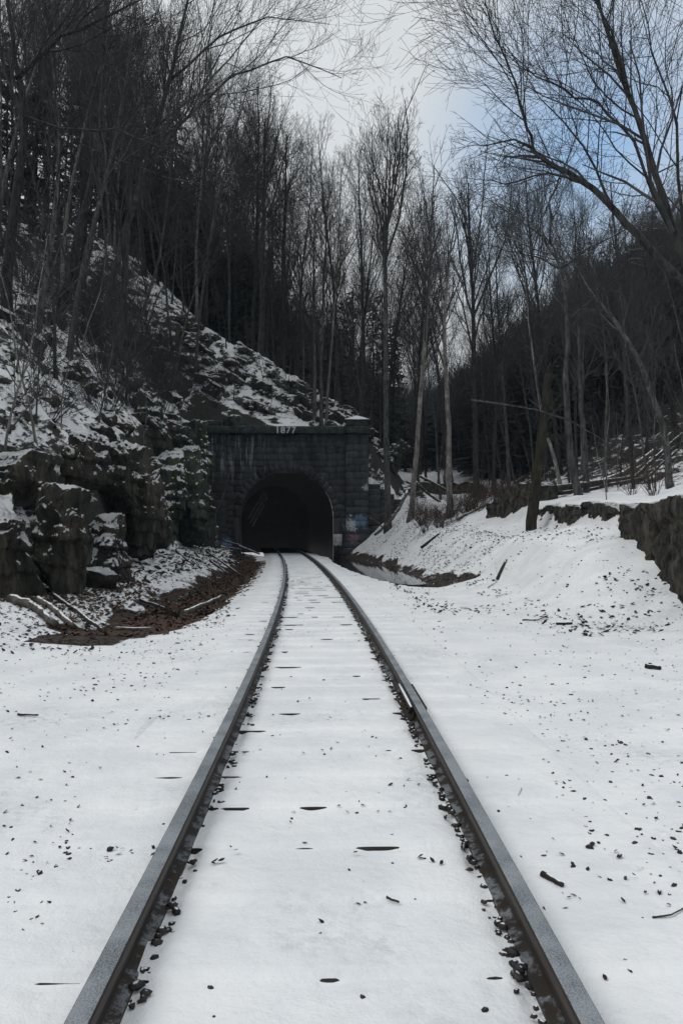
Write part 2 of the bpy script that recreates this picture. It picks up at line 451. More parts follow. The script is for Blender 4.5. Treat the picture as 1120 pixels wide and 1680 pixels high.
# ------------------------------------------------------------------ terrain table
ST = {
 -3: [(-90,40),(-30,22),(-16,9),(-11,2.5),(-9.5,.3),(-5,-.1),(-4.5,-.14),(-4,-.15),(-2.2,-.16),(0,-.16),(2,-.16),(2.5,-.16),(3.3,-.16),(4,-.16),(5.5,-.12),(8,.3),(8.6,2),(13,2.6),(30,12),(120,60)],
 6: [(-90,40),(-30,22),(-16,10),(-9.8,2.6),(-8.4,.3),(-5,-.1),(-4.5,-.14),(-4,-.15),(-2.2,-.16),(-.1,-.16),(2,-.16),(2.5,-.16),(3.3,-.16),(4,-.16),(5.2,-.12),(7.2,.2),(7.8,1.9),(13,2.6),(30,12),(120,60)],
 10.6: [(-90,40),(-30,22.5),(-16,10.5),(-8.2,2.6),(-6.9,.3),(-5.2,.05),(-4.4,-.1),(-3.4,-.15),(-2.4,-.17),(-.25,-.16),(2,-.16),(2.5,-.16),(3.3,-.16),(4.2,-.15),(5.2,-.08),(6.0,.0),(6.6,1.9),(12,2.6),(30,12),(120,60)],
 12.5: [(-90,40),(-30,23),(-16,12.6),(-7.6,2.7),(-6.3,.28),(-5.0,.05),(-4.2,-.33),(-3.0,-.33),(-2.4,-.18),(-.35,-.16),(1.8,-.16),(2.4,-.16),(3.3,-.16),(4.3,-.14),(5.2,-.03),(6.0,.12),(6.5,1.92),(12,2.6),(30,12),(120,60)],
 16: [(-90,40),(-30,23.5),(-16,13.2),(-7.7,3.0),(-6.3,.28),(-5.0,-.05),(-4.4,-.38),(-2.9,-.38),(-2.3,-.19),(-.5,-.16),(1.5,-.16),(2.3,-.16),(3.2,-.15),(4.2,.05),(5.2,.85),(6.5,1.22),(7.0,2.0),(12,2.6),(30,12),(120,60)],
 20: [(-90,40),(-30,24),(-16,13.8),(-7.7,3.8),(-6.5,.35),(-5.2,0),(-4.4,-.4),(-3.1,-.4),(-2.5,-.2),(-.85,-.16),(1.2,-.17),(2.0,-.18),(3.0,-.16),(4.2,.12),(5.1,1.25),(6.8,1.62),(7.3,2.2),(12,2.8),(30,12.5),(120,60)],
 24: [(-90,41),(-30,24.5),(-16,14.4),(-7.8,4.6),(-6.8,.5),(-5.4,.1),(-4.4,-.4),(-3.2,-.4),(-2.75,-.2),(-1.1,-.16),(.8,-.18),(1.4,-.26),(2.2,-.44),(3.1,-.16),(5.0,1.1),(7.1,1.42),(7.5,2.25),(12,3),(30,13),(120,60)],
 29: [(-90,41),(-30,25),(-16,15),(-8,5.4),(-7.2,.6),(-5.6,.15),(-4.5,-.36),(-3.5,-.36),(-3.1,-.2),(-1.5,-.16),(.2,-.2),(.6,-.30),(1.7,-.6),(2.75,-.2),(4.6,1.1),(6.6,1.75),(7.2,2.6),(12,3.2),(30,13),(120,60)],
 36: [(-90,42),(-30,26),(-16,15.8),(-8.5,6.8),(-7.8,.7),(-6.0,.2),(-5.1,-.3),(-4.2,-.3),(-3.75,-.2),(-2.1,-.16),(-.5,-.2),(-.2,-.30),(.9,-.6),(1.95,-.2),(3.9,1.5),(6.0,2.3),(7,2.6),(12,3.3),(30,13),(120,60)],
 44.6: [(-90,42),(-30,27),(-16,17.2),(-9.1,8.6),(-8.2,.7),(-7,.4),(-6.4,.1),(-5.6,-.1),(-4.8,-.2),(-2.95,-.16),(-1.2,-.18),(-.8,-.28),(-.2,-.45),(.35,-.05),(1.8,1.15),(4.1,3.45),(6,3.2),(12,3.6),(38,13),(120,60)],
 44.95: [(-90,42),(-30,27.2),(-16,17.6),(-9.5,10.2),(-8.2,9.4),(-6.5,8.7),(-5.6,8.3),(-4.8,8),(-4.1,7.7),(-3,7.5),(-1,7.3),(0,7.25),(1.3,7.1),(2.2,5.6),(3.4,3.7),(4.6,3.3),(6,3.2),(13,3.7),(34,14),(120,60)],
 50: [(-90,43),(-30,28.5),(-16,20.2),(-9.6,15.4),(-8.5,14.9),(-6.7,14),(-5.5,13.2),(-4.6,12.6),(-3.3,11.9),(-2,11.0),(-1,10.2),(0,9.6),(1.7,8.8),(2.9,6.8),(4.2,4.8),(5.4,3.9),(7,3.6),(13,4),(34,17),(120,64)],
 56: [(-90,44),(-30,29),(-16,22),(-9.6,15.6),(-8.5,14.6),(-6.7,12.6),(-5.5,11.6),(-4.6,10.8),(-3.3,9.8),(-2,9),(-1,8.3),(0,7.6),(1.7,6.6),(2.9,5.6),(4.2,4.9),(5.4,4.5),(7,4.2),(13,4.8),(34,18),(125,62)],
 75: [(-100,45),(-36,31),(-20,28),(-12,20),(-10,18),(-8,16),(-6,14),(-5,13),(-4,12),(-2,10.4),(-1,9.6),(0,9),(2,7.9),(3,7.3),(5,6.6),(7,6.3),(9,6.2),(15,8.2),(38,25),(130,66)],
 110: [(-130,58),(-50,42),(-28,38),(-18,31),(-14,28),(-10,25.5),(-8,24),(-5,22),(-4,21),(0,17.5),(2,15.5),(4,13.5),(6,12),(8,11),(10,10.5),(13,10.5),(16,11.5),(24,19),(50,36),(140,80)],
 170: [(-160,74),(-70,62),(-44,62),(-30,54),(-24,50),(-16,45),(-12,42),(-8,39),(-4,36),(2,31),(6,28),(9,26),(12,24),(15,23),(18,23),(21,23.5),(26,25),(36,31),(70,52),(160,100)],
 260: [(-220,95),(-100,80),(-60,76),(-40,68),(-32,64),(-20,58),(-14,54),(-8,50),(-2,47),(4,44),(10,42),(14,41),(18,40),(22,40),(28,41),(34,43),(42,47),(56,56),(100,80),(220,130)],
 340: [(-260,130),(-120,92),(-70,78),(-45,70),(-34,66),(-20,60),(-14,56),(-8,53),(-2,50),(4,47),(10,45),(14,44),(18,43),(22,43),(28,44),(34,46),(42,50),(60,60),(110,86),(260,132)],
}
SY = np.array(sorted(ST)); SXZ = np.array([ST[k] for k in sorted(ST)])       # (S,20,2)
AMP = np.array([2.0, .9, .60, .42, .12, .07, .05, .05, .05, .01, .05, .06, .06, .07, .16, .10, .10, .25, .9, 2.0])
COVT = np.array([.0, .12, .55, .60, .60, .86, .05, .05, .86, 1.0, 1.0, .95, .60, .55, .78, .95, .72, .36, .10, .02])
LITT = np.array([0, 0, .0, 0, 0, .0, 1, 1, .3, 0, 0, .3, 1, 1, .3, 0, .2, .4, .2, 0.])

def terrain(X, Y):
    """height, snow cover, leaf litter at arrays X, Y"""
    X = np.atleast_1d(np.asarray(X, float)); Y = np.atleast_1d(np.asarray(Y, float))
    si = np.clip(np.searchsorted(SY, Y, side='right') - 1, 0, len(SY) - 2)
    f = np.clip((Y - SY[si]) / (SY[si + 1] - SY[si]), 0, 1)
    tab = SXZ[si] * (1 - f)[:, None, None] + SXZ[si + 1] * f[:, None, None]       # (n,20,2)
    tx = tab[:, :, 0]; tz = tab[:, :, 1]
    # ragged cliff line: look the section up at a wobbled X
    wob = .45 * fbm(Y * .9, X * .15, 0, 3, 5) + .22 * fbm(Y * 2.7, X * .5, 3, 3, 9)
    lf = np.clip((-X - 5.4) / 1.2, 0, 1) * np.clip((Y - 4) / 4, 0, 1)
    Xw = X + wob * lf
    k = np.clip((tx <= Xw[:, None]).sum(1) - 1, 0, tx.shape[1] - 2)
    ar = np.arange(len(X))
    g = np.clip((Xw - tx[ar, k]) / np.maximum(tx[ar, k + 1] - tx[ar, k], 1e-6), 0, 1)
    z = tz[ar, k] * (1 - g) + tz[ar, k + 1] * g
    amp = AMP[k] * (1 - g) + AMP[k + 1] * g
    cov = COVT[k] * (1 - g) + COVT[k + 1] * g
    lit = LITT[k] * (1 - g) + LITT[k + 1] * g
    amp = np.where((X < -8.4) & (Y > 28) & (Y < 60), amp * 1.9, amp)
    up = (Y > 44.8) & (X < 5.5)
    amp = np.where(up, np.maximum(amp, .15 + .65 * np.clip((Y - 45) / 4, 0, 1)), amp)
    cov = np.where(up, np.where(X > 1.2, .36, np.where(X > -12, .52, cov)), cov); lit = np.where(up, .1, lit)
    cov = np.where((X < -8.8) & (Y > 30), cov - .05 * np.clip((Y - 30) / 8, 0, 1), cov)
    dn = (k >= 5) & (k <= 8) & (Y > 10.8) & (Y < 44.6)
    cov = np.where(dn, cov + .45 * fbm(X * 2.2, Y * 1.6, 0, 4, 71) * np.clip(Y - 10.8, 0, 1), cov)
    far = np.clip((Y - 60) / 60, 0, 1)
    cov = cov * (1 - far) + .08 * far
    cov = np.where((Y < 10) & (np.abs(X) < 6), 1.0, cov)
    wet = np.where(k == 13, np.clip(1.0 - g * 6 + .8 * fbm(X * 1.6, Y * 1.3, 0, 3, 55), 0, 1), np.where((k == 11) | (k == 12), 1.0, 0)) * ((Y > 21) & (Y < 44.7))
    cov = cov * (1 - wet) + .22 * wet; lit = np.where(k == 13, wet, lit)
    cov = np.where((k >= 12) & (k <= 13) & (Y <= 21), .95, cov); lit = np.where((k >= 11) & (k <= 14) & (Y <= 21), 0, lit)
    nearl = (k < 6) & (Y < 11.5)
    cov = np.where(nearl & (X > -6), .62 + .3 * np.clip((11.5 - Y) / 2, 0, 1), cov)
    r1 = 1 - np.abs(fbm(X * .8, Y * .7, 0, 4, 21)) * 2
    n = .55 * fbm(X * .55, Y * .5, 0, 5, 3) + .45 * (r1 - .55) + .35 * fbm(X * 2.2, Y * 2.0, 0, 3, 31)
    z = z + amp * n
    z = z + np.where((np.abs(X) < 8) & (Y < 30) & (z < 0), .012 * fbm(X * 1.9, Y * 1.9, 0, 3, 61) - .03 * np.clip(fbm(X * 2.6, Y * 2.6, 0, 2, 67) - .42, 0, 1), 0)
    return z, cov, lit

def gz(x, y): return float(terrain([x], [y])[0][0])

def stretch(a, b, step, grow=1.0):
    o = [a]; s = step
    while o[-1] < b: o.append(o[-1] + s); s *= grow
    return o
xs = sorted(set([round(-v, 3) for v in stretch(12, 36, .28, 1.01)] + [round(-v, 3) for v in stretch(36, 280, .9, 1.12)] +
                [round(v, 3) for v in np.arange(-12, 9.001, .12)] + [round(v, 3) for v in stretch(9, 30, .25, 1.03)] + [round(v, 3) for v in stretch(31, 280, .9, 1.12)]))
ys = [-3, -2, -1, 0, 1] + list(np.arange(1.5, 10.5, .2)) + list(np.arange(10.5, 44.5, .13)) + [44.6, 44.8, 44.95] + list(np.arange(45.08, 54, .15)) + stretch(54.2, 345, .4, 1.035)
xs = np.array(xs); ys = np.array(ys, float)
GX, GY = np.meshgrid(xs, ys)
hz, cov, lit = terrain(GX.ravel(), GY.ravel())
hz = hz.reshape(GX.shape); cov = cov.reshape(GX.shape); lit = lit.reshape(GX.shape)
U = GX - tcx(GY)
under = (np.abs(U) < 1.40) & (GY < 44.8)
hz = np.where(under, -.30, hz)
ra, rb, rc = [int(np.argmin(np.abs(ys - v))) for v in (44.6, 44.8, 44.95)]
hz[rb] = np.maximum(hz[ra], hz[rc] - 1.6 * (xs < 1.6) - .3)
ny, nx = GX.shape
idx = np.arange(ny * nx).reshape(ny, nx)
q = np.stack([idx[:-1, :-1], idx[:-1, 1:], idx[1:, 1:], idx[1:, :-1]], -1)
cx = (GX[:-1, :-1] + GX[:-1, 1:]) / 2; cyy = (GY[:-1, :-1] + GY[1:, :-1]) / 2
hole = (cyy > 44.5) & (cyy < 44.78) & (cx > -6.3) & (cx < -.38)
q = q[~hole]
ground = mesh_np('ground', np.stack([GX.ravel(), GY.ravel(), hz.ravel()], -1), q.reshape(-1, 4), M_GROUND, True,
                 attrs={'cov': cov.ravel(), 'lit': lit.ravel()})
tag(ground, kind='structure')

# ------------------------------------------------------------------ snow-covered track bed with the sleepers under it
rng = random.Random(7)
SP = .54; TW = .22
ties = [1.55 + SP * i for i in range(int(60 / SP))]
dips = []
tie_yaw = []
for i, ye in enumerate(ties):
    L = []
    p = .6 + .35 * min(1, max(0, (ye - 12) / 16))
    for side in (-1, 1, 0, 0):
        if rng.random() < p * (.75 if side else .6):
            u0 = side * rng.uniform(.35, 1.1) if side else rng.uniform(-.6, .6)
            L.append((u0, rng.uniform(.04, .12), rng.uniform(.006, .022)))
            if rng.random() < .4: L.append((u0 + rng.uniform(-.25, .25), rng.uniform(.03, .08), rng.uniform(.006, .015)))
    if rng.random() < .85 or ye > 14: L.append((rng.uniform(-1.12, -.95), rng.uniform(.07, .17), rng.uniform(.014, .030)))
    if ye > 12 and rng.random() < .7: L.append((rng.uniform(-.5, .5), rng.uniform(.08, .22), rng.uniform(.010, .024)))
    dips.append(L)
us = np.unique(np.round(np.concatenate([np.arange(-1.7, -1.3, .08), np.arange(-1.3, 1.3001, .02), np.arange(1.3, 1.71, .08)]), 3))
rows = []   # (Y, tie index, kind)
for i, ye in enumerate(ties):
    for off, kk in ((-.24, .03), (-.15, .18), (-.08, .5), (-.035, .85), (-.012, 1.0), (.004, 0.), (.05, 0.), (.13, 0.), (.22, 0.)):
        rows.append((ye + off, i, kk, off))
rows = [(1.0, 0, 0, -.5)] + rows
V = np.zeros((len(rows), len(us), 3))
for r, (Y, ti, kk, off) in enumerate(rows):
    dx, dy = tdir(Y); c = tcx(Y)
    X = c + us * dy; YY = Y - us * dx
    h0 = terrain(X, np.minimum(YY, 44.5))[0] if Y < 44.5 else np.full(len(us), -.16)
    h = -.158 + .007 * fbm(X * 2.2, YY * 2.2, 0, 3, 4)
    bl = np.clip((np.abs(us) - 1.38) / .16, 0, 1); h = np.where(np.abs(us) >= 1.38, (-.158) * (1 - bl) + h0 * bl, h)
    h = h + np.where(np.abs(us) < .60, .0, 0) + np.where((np.abs(us) > .80) & (np.abs(us) < 1.38), .008, 0)
    h = h - .03 * np.exp(-((np.abs(us) - .685) / .035) ** 2) * (0.3 + .9 * np.clip(.5 + fbm(X * 5, YY * 4, 0, 2, 77), 0, 1))
    if off >= 0: h = h + .013 * (np.abs(us) < 1.32)
    ye_ = Y - off
    d = sum((a * np.exp(-np.abs((us - u0) / wd) ** 2.4) * (1 + .35 * fbm(us * 11, us * 0 + ye_ * 3, 0, 2, 12)) for u0, wd, a in dips[ti]), np.zeros(len(us)))
    h = h - kk * np.minimum(d, .017 + .008 * (ti % 3 == 0))
    if off >= 0: h = np.maximum(h, -.1585 + .004) * (np.abs(us) < 1.3) + h * (np.abs(us) >= 1.3)
    h = np.where(np.abs(us) > 1.67, h - .03, h + np.where(np.abs(us) > 1.36, .005, 0))
    if Y > 44: h = h - np.clip((Y - 46.5) / 2, 0, .0)
    V[r, :, 0] = X; V[r, :, 1] = YY; V[r, :, 2] = h
idx = np.arange(len(rows) * len(us)).reshape(len(rows), len(us))
q = np.stack([idx[:-1, :-1], idx[:-1, 1:], idx[1:, 1:], idx[1:, :-1]], -1).reshape(-1, 4)
rowY = np.array([r[0] for r in rows])[:-1]
nq = len(us) - 1
keep_out = np.repeat(rowY < 48.6, nq)          # snow only blows a few metres into the tunnel
tb = mesh_np('track_bed', V.reshape(-1, 3), q[keep_out], M_TRACK, True); tag(tb, kind='structure')
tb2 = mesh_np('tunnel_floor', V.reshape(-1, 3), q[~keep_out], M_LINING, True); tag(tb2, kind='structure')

mb = MB(); mb.bevbox((0, 0, 0), (2.6, TW, .16), .006, rng, .002); 
tie0 = None
for i, ye in enumerate(ties):
    Yc = ye - .013 + TW / 2
    dx, dy = tdir(Yc); c = float(tcx(Yc))
    loc = (c, Yc, -.1615 - .08); rz = math.atan2(-dx, dy)
    if tie0 is None:
        tie0 = empty('railway_sleeper', loc, rz, label='dark timber railway sleeper almost buried under the snow between the rails', cat='sleeper', group='railway sleepers under the two rails')
        mb.build('timber', M_TIE, tie0)
        for s in (-1, 1):
            pm = MB(); pm.box((s * .752, 0, .0775), (.33, .18, .014)); pm.build('tie_plate', M_PLATE, tie0)
    else:
        if ye > 47: break
        t = copy_tree(tie0); t.location = loc; t.rotation_euler = (0, 0, rz)

# ------------------------------------------------------------------ rails
HW = .040
PROF = [(-HW, -.010), (-HW + .006, -.002), (-HW + .014, 0), (0, .0015), (HW - .014, 0), (HW - .006, -.002), (HW, -.010), (HW - .001, -.044), (.012, -.056),
        (.009, -.090), (.013, -.135), (.030, -.144), (.060, -.153), (.060, -.168), (-.060, -.168), (-.060, -.153), (-.030, -.144), (-.013, -.135),
        (-.009, -.090), (-.012, -.056), (-HW + .001, -.044)]
def rail_mesh(u0, Y0, Y1, name, parent):
    Ys = np.arange(Y0, Y1 + .01, .4); Ys[-1] = Y1
    n = len(PROF); vs = []
    for Y in Ys:
        dx, dy = tdir(Y); c = float(tcx(Y))
        for (a, z) in PROF: vs.append((c + (u0 + a) * dy, Y - (u0 + a) * dx, z))
    q = []
    for i in range(len(Ys) - 1):
        for k in range(n):
            j = (k + 1) % n
            q.append((i * n + k, i * n + j, (i + 1) * n + j, (i + 1) * n + k))
    mb = MB(); mb.v = vs; mb.n = len(vs); mb.q = q
    # end cap fan
    c = mb.addv([(float(tcx(Y0)) + u0, Y0, -.07)])
    for k in range(n): mb.t.append((c, (k + 1) % n, k))
    o = mb.build(name, M_RAIL, parent, smooth=True)
    m = o.modifiers.new('e', 'EDGE_SPLIT'); m.split_angle = math.radians(38)
    return o
GR = .7175 + HW
JY = 1.45 * F / (1135 - HZ) * 1.0
r = empty('rail', (-GR, 1.2, -.17), label='frosted steel rail on the left side of the track, running into the tunnel', cat='rail', group='rails of the single track')
def place_rail(root, u0, Y0, Y1):
    o = rail_mesh(u0, Y0, Y1, 'rail_bar', root); o.location = -root.location
place_rail(r, -GR, 1.2, 60)
r1 = empty('rail', (GR, 1.2, -.17), label='nearest length of frosted rail on the right side, up to the bolted joint', cat='rail', group='rails of the single track')
place_rail(r1, GR, 1.2, JY - .004)
r2 = empty('rail', (GR - .2, JY, -.17), label='farther length of right side rail, beyond the bolted joint to the tunnel', cat='rail', group='rails of the single track')
place_rail(r2, GR, JY + .004, 60)
# joint bars: angle irons bolted through the web on both sides
jb = empty('joint_bar', (GR, JY, -.1), label='snow topped iron joint bar bolted along the right rail', cat='joint bar')
dx, dy = tdir(JY); cxj = float(tcx(JY)); ang = math.atan2(-dx, dy)
for s in (-1, 1):
    mb = MB()
    sec = [(.012 * s, -.040), (.070 * s, -.032), (.074 * s, -.055), (.040 * s, -.070), (.040 * s, -.120), (.090 * s, -.148), (.090 * s, -.160), (.012 * s, -.140)]
    L = .46; vs = []
    for yy in (-L, -L * .5, 0, L * .5, L):
        for a, z in sec: vs.append((a, yy, z))
    mb.addv(vs); n = len(sec)
    for i in range(4):
        for k in range(n):
            j = (k + 1) % n; mb.q.append((i * n + k, i * n + j, (i + 1) * n + j, (i + 1) * n + k))
    for i in (0, 4): mb.q.append((i * n, i * n + 1, i * n + 2, i * n + 3)); mb.q.append((i * n, i * n + 3, i * n + 4, i * n + 7)); mb.q.append((i * n + 4, i * n + 5, i * n + 6, i * n + 7))
    o = mb.build('angle_bar', M_PLATE, jb)
    o.location = Vector((cxj + GR * dy, JY - GR * dx, 0)) - jb.location; o.rotation_euler = (0, 0, ang)
    if s < 0:
        for yy in (-.35, -.2, -.07, .07, .2, .35):
            bm_ = MB(); bm_.tube([(-.036, yy, -.095), (-.072, yy, -.095)], [.017, .016], 6)
            bo = bm_.build('bolt', M_PLATE, o)
        sm = MB()
        sm.tube([(-.058, -.45, -.036), (-.058, -.2, -.032), (-.058, .2, -.032), (-.058, .45, -.036)], [.011, .014, .014, .011], 6); sm.build('snow_strip', M_TRACK, o, True)

# ------------------------------------------------------------------ tunnel and portal
YP = 44.4
PC = -3.33; PR = 2.83; SPR = 2.17
def wx(x): return (x - 560) / F * YP
portal = empty('tunnel_portal', (PC, YP, -.2), label='blackened stone tunnel portal with round arch and the date 1877 on its coping', cat='tunnel portal')
def pbuild(mb, name, m, smooth=False):
    o = mb.build(name, m, portal, smooth); o.location = -portal.location; return o
rg = random.Random(11)
def arch_half(z, r=PR):
    if z <= SPR: return r
    d = r * r - (z - SPR) ** 2
    return math.sqrt(d) if d > 0 else 0
# backing wall with the arch cut out of it
mb = MB()
XL, XR = -8.7, .25; TOPZ = 7.2
ang_ = [math.pi * i / 32 for i in range(33)]
inner = [(PC + PR, -.6)] + [(PC + PR * math.cos(a), SPR + PR * math.sin(a)) for a in ang_] + [(PC - PR, -.6)]
def outerpt(p):
    x, z = p[0] - PC, p[1] - SPR
    if z <= 0: return (XR, p[1]) if x > 0 else (XL, p[1])
    t = 1e9
    if abs(x) > 1e-6: t = min(t, ((XR - PC) if x > 0 else (PC - XL)) / abs(x))
    if z > 1e-6: t = min(t, (TOPZ - SPR) / z)
    return (PC + x * t, SPR + z * t)
outer = [outerpt(p) for p in inner]
n = len(inner)
for yy in (YP + .06, YP + .75):
    mb.addv([(p[0], yy, p[1]) for p in inner]); mb.addv([(p[0], yy, p[1]) for p in outer])
for i in range(n - 1):
    mb.q.append((i, i + 1, n + i + 1, n + i)); b2 = 2 * n
    mb.q.append((b2 + i, b2 + n + i, b2 + n + i + 1, b2 + i + 1))
    mb.q.append((i, b2 + i, b2 + i + 1, i + 1))
pbuild(mb, 'backing_wall', M_STONE)
# courses of rock-faced blocks
mb = MB()
z = -.55; ci = 0
while z < TOPZ - .02:
    h = .40 if ci % 3 else .36
    h = min(h, TOPZ - z)
    zm = z + h / 2
    hw = max(arch_half(z, PR + .30), arch_half(z + h, PR + .30)) if z + h > SPR else PR + .30
    if z < SPR + PR + .3: spans = [(-7.0, PC - max(arch_half(z + h * .9, PR + .12), 0.0) - .02), (PC + max(arch_half(z + h * .9, PR + .12), 0.0) + .02, .23)]
    else: spans = [(-7.0, .23)]
    for (a, b) in spans:
        x = a + (0 if ci % 2 else -.01); first = True
        while x < b - .05:
            wdt = rg.uniform(.55, 1.05)
            if first and ci % 2: wdt *= .5
            first = False
            x2 = min(b, x + wdt)
            if b - x2 < .2: x2 = b
            if x2 - x > .06:
                fy = rg.uniform(-.03, .02)
                mb.bevbox(((x + x2) / 2, YP + .05 + fy, zm), (x2 - x - .014, .16, h - .014), .022, rg, .012)
            x = x2
    z += h; ci += 1
pbuild(mb, 'masonry', M_STONE)
# pilasters
def pier(x0, x1, z0, z1, proud, nm, m=None, step=.42):
    mb = MB(); z = z0; i = 0
    while z < z1 - .01:
        h = min(step, z1 - z)
        if x1 - x0 < .9: cuts = [x0, x1]
        else: cuts = [x0, x0 + (x1 - x0) * (.38 if i % 2 else .62), x1]
        for a, b in zip(cuts[:-1], cuts[1:]):
            fy = rg.uniform(-.02, .02)
            mb.bevbox(((a + b) / 2, YP - proud / 2 + .25 + fy / 2, z + h / 2), (b - a - .012, proud + .5, h - .012), .024, rg, .012)
        z += h; i += 1
    return pbuild(mb, nm, m or M_STONE)
pier(.24, 1.62, 1.53, 7.2, .22, 'pilaster')
pier(.14, 1.72, -.55, 1.52, .42, 'plinth')
pier(-8.55, -6.99, 1.53, 7.2, .14, 'pilaster')
pier(-8.65, -6.92, -.55, 1.52, .36, 'plinth')
# arch ring, smooth and slightly proud
mb = MB(); R2 = PR + .42
pts = []
for i in range(0, 27):
    a = math.pi * i / 26
    pts.append((math.cos(a), math.sin(a)))
ring_in = [(PC + PR + .0, -.5)] + [(PC + PR * c, SPR + PR * s) for c, s in pts] + [(PC - PR, -.5)]
ring_out = [(PC + R2, -.5)] + [(PC + R2 * c, SPR + R2 * s) for c, s in pts] + [(PC - R2, -.5)]
def arcstone(i):
    a0, a1, b0, b1 = ring_in[i], ring_in[i + 1], ring_out[i], ring_out[i + 1]
    y0 = YP - .065 + rg.uniform(-.008, .008); y1 = YP + .3
    def lp(p, q, t): return (p[0] + (q[0] - p[0]) * t, p[1] + (q[1] - p[1]) * t)
    e = .02
    A0, A1, B0, B1 = lp(a0, a1, e), lp(a1, a0, e), lp(b0, b1, e), lp(b1, b0, e)
    b = mb.addv([(p[0], yy, p[1]) for yy in (y0, y1) for p in (A0, A1, B1, B0)])
    for qd in ((0, 1, 2, 3), (7, 6, 5, 4), (0, 4, 5, 1), (1, 5, 6, 2), (2, 6, 7, 3), (3, 7, 4, 0)): mb.q.append(tuple(b + k for k in qd))
for i in range(len(ring_in) - 1): arcstone(i)
pbuild(mb, 'arch_ring', M_STONE)
# tunnel lining, following the bend of the track
mb = MB(); Ls = [44.66, 45.6, 47, 49, 52, 56, 60, 64]
sect = [(PR + .02, -.6)] + [((PR + .02) * c, SPR + (PR + .02) * s) for c, s in [(math.cos(math.pi * i / 20), math.sin(math.pi * i / 20)) for i in range(21)]] + [(-PR - .02, -.6)]
for Y in Ls:
    cxx = PC + (float(tcx(Y)) - float(tcx(YP))) * 1.0
    mb.addv([(cxx + a, Y, z) for a, z in sect])
n = len(sect)
for i in range(len(Ls) - 1):
    for k in range(n - 1): mb.q.append((i * n + k, i * n + k + 1, (i + 1) * n + k + 1, (i + 1) * n + k))
o = (len(Ls) - 1) * n
c = mb.addv([(PC - 3, 64, 1)])
for k in range(n): mb.t.append((c, o + k, o + (k + 1) % n))
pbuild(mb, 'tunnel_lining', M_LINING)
# timber lagging leaning on the left tunnel wall
mb = MB()
for k in range(3): mb.tube([(PC - 2.6 + k * .12, 46.5 + k * .1, 2.1 - k * .25), (PC - 1.6 + k * .1, 46.9, 3.9 - k * .2)], [.06, .05], 6)
pbuild(mb, 'leaning_timbers', M_LOG)
# coping with joints, frieze, caps
mb = MB(); x = -8.75
while x < 1.74:
    x2 = min(1.76, x + rg.uniform(1.5, 2.1))
    if 1.76 - x2 < .6: x2 = 1.76
    mb.bevbox(((x + x2) / 2, YP + .12 + rg.uniform(-.005, .005), 7.43), (x2 - x - .012, 1.2, .42), .03)
    x = x2
pbuild(mb, 'coping', M_COPE)
mb = MB(); mb.bevbox((.93, YP + .05, 7.86), (1.32, 1.1, .40), .04); pbuild(mb, 'cap_stone', M_COPE)
mb = MB(); b = mb.addv([(.18, YP - .58, 8.06), (1.68, YP - .58, 8.06), (1.68, YP + .66, 8.06), (.18, YP + .66, 8.06), (.93, YP + .04, 8.36)])
for k in range(4): mb.t.append((b + k, b + (k + 1) % 4, b + 4))
b = mb.addv([(.18, YP - .58, 8.0), (1.68, YP - .58, 8.0), (1.68, YP + .66, 8.0), (.18, YP + .66, 8.0)])
for k in range(4): mb.q.append((b + k, b + (k + 1) % 4, b - 5 + (k + 1) % 4, b - 5 + k))
pbuild(mb, 'snow_cap', M_TRACK)
mb = MB(); mb.bevbox((-8.0, YP + .05, 7.82), (1.6, 1.1, .34), .04); pbuild(mb, 'cap_stone', M_COPE)
# date in relief
def text_mesh(body, size, name, m, parent, loc, rot):
    cu = bpy.data.curves.new('t', 'FONT'); cu.body = body; cu.size = size; cu.extrude = .02; cu.align_x = 'CENTER'; cu.offset = .012; cu.space_character = 1.15
    ob = bpy.data.objects.new('t', cu); COL.objects.link(ob)
    bpy.context.view_layer.update()
    me = bpy.data.meshes.new_from_object(ob.evaluated_get(bpy.context.evaluated_depsgraph_get()))
    bpy.data.objects.remove(ob)
    o = bpy.data.objects.new(name, me); COL.objects.link(o); me.materials.clear(); me.materials.append(m)
    o.parent = parent; o.location = Vector(loc) - parent.location; o.rotation_euler = rot
    return o
text_mesh('1877', .56, 'date_numerals', M_NUM, portal, (wx(469.5), YP - .50, 7.215), (math.radians(90), 0, 0))
# stepped wing wall right of the portal
wing = empty('wing_wall', (2.6, YP + .2, 0), label='dark stepped stone wing wall descending right of the tunnel portal', cat='wall')
mb = MB()
tops = [(1.63, 2.37, 4.19), (2.37, 2.80, 3.88), (2.80, 3.20, 3.58), (3.20, 3.62, 3.26), (3.62, 4.05, 2.9)]
for (a, b_, tz) in tops:
    z = tz; i = 0
    while z > .2:
        h = .31 if i == 0 else .38
        fy = rg.uniform(-.015, .02)
        mb.bevbox(((a + b_) / 2, YP + .35 + fy, z - h / 2), (b_ - a - .012, .7, h - .012), .022, rg, .012)
        z -= h; i += 1
o = mb.build('stepped_masonry', M_STONE, wing); o.location = -wing.location
# small sign on the right pier of the arch
sg = empty('sign', (wx(554), YP - .09, .8), label='small weathered white square sign beside the right foot of the tunnel arch', cat='sign')
mb = MB(); mb.bevbox((0, -.02, 0), (.52, .03, .68), .006); mb.build('sign_board', M_SIGN, sg)
mb = MB(); mb.tube([(0, .02, .3), (0, .02, -1.1)], [.03, .03], 6); mb.build('post', M_PLATE, sg)
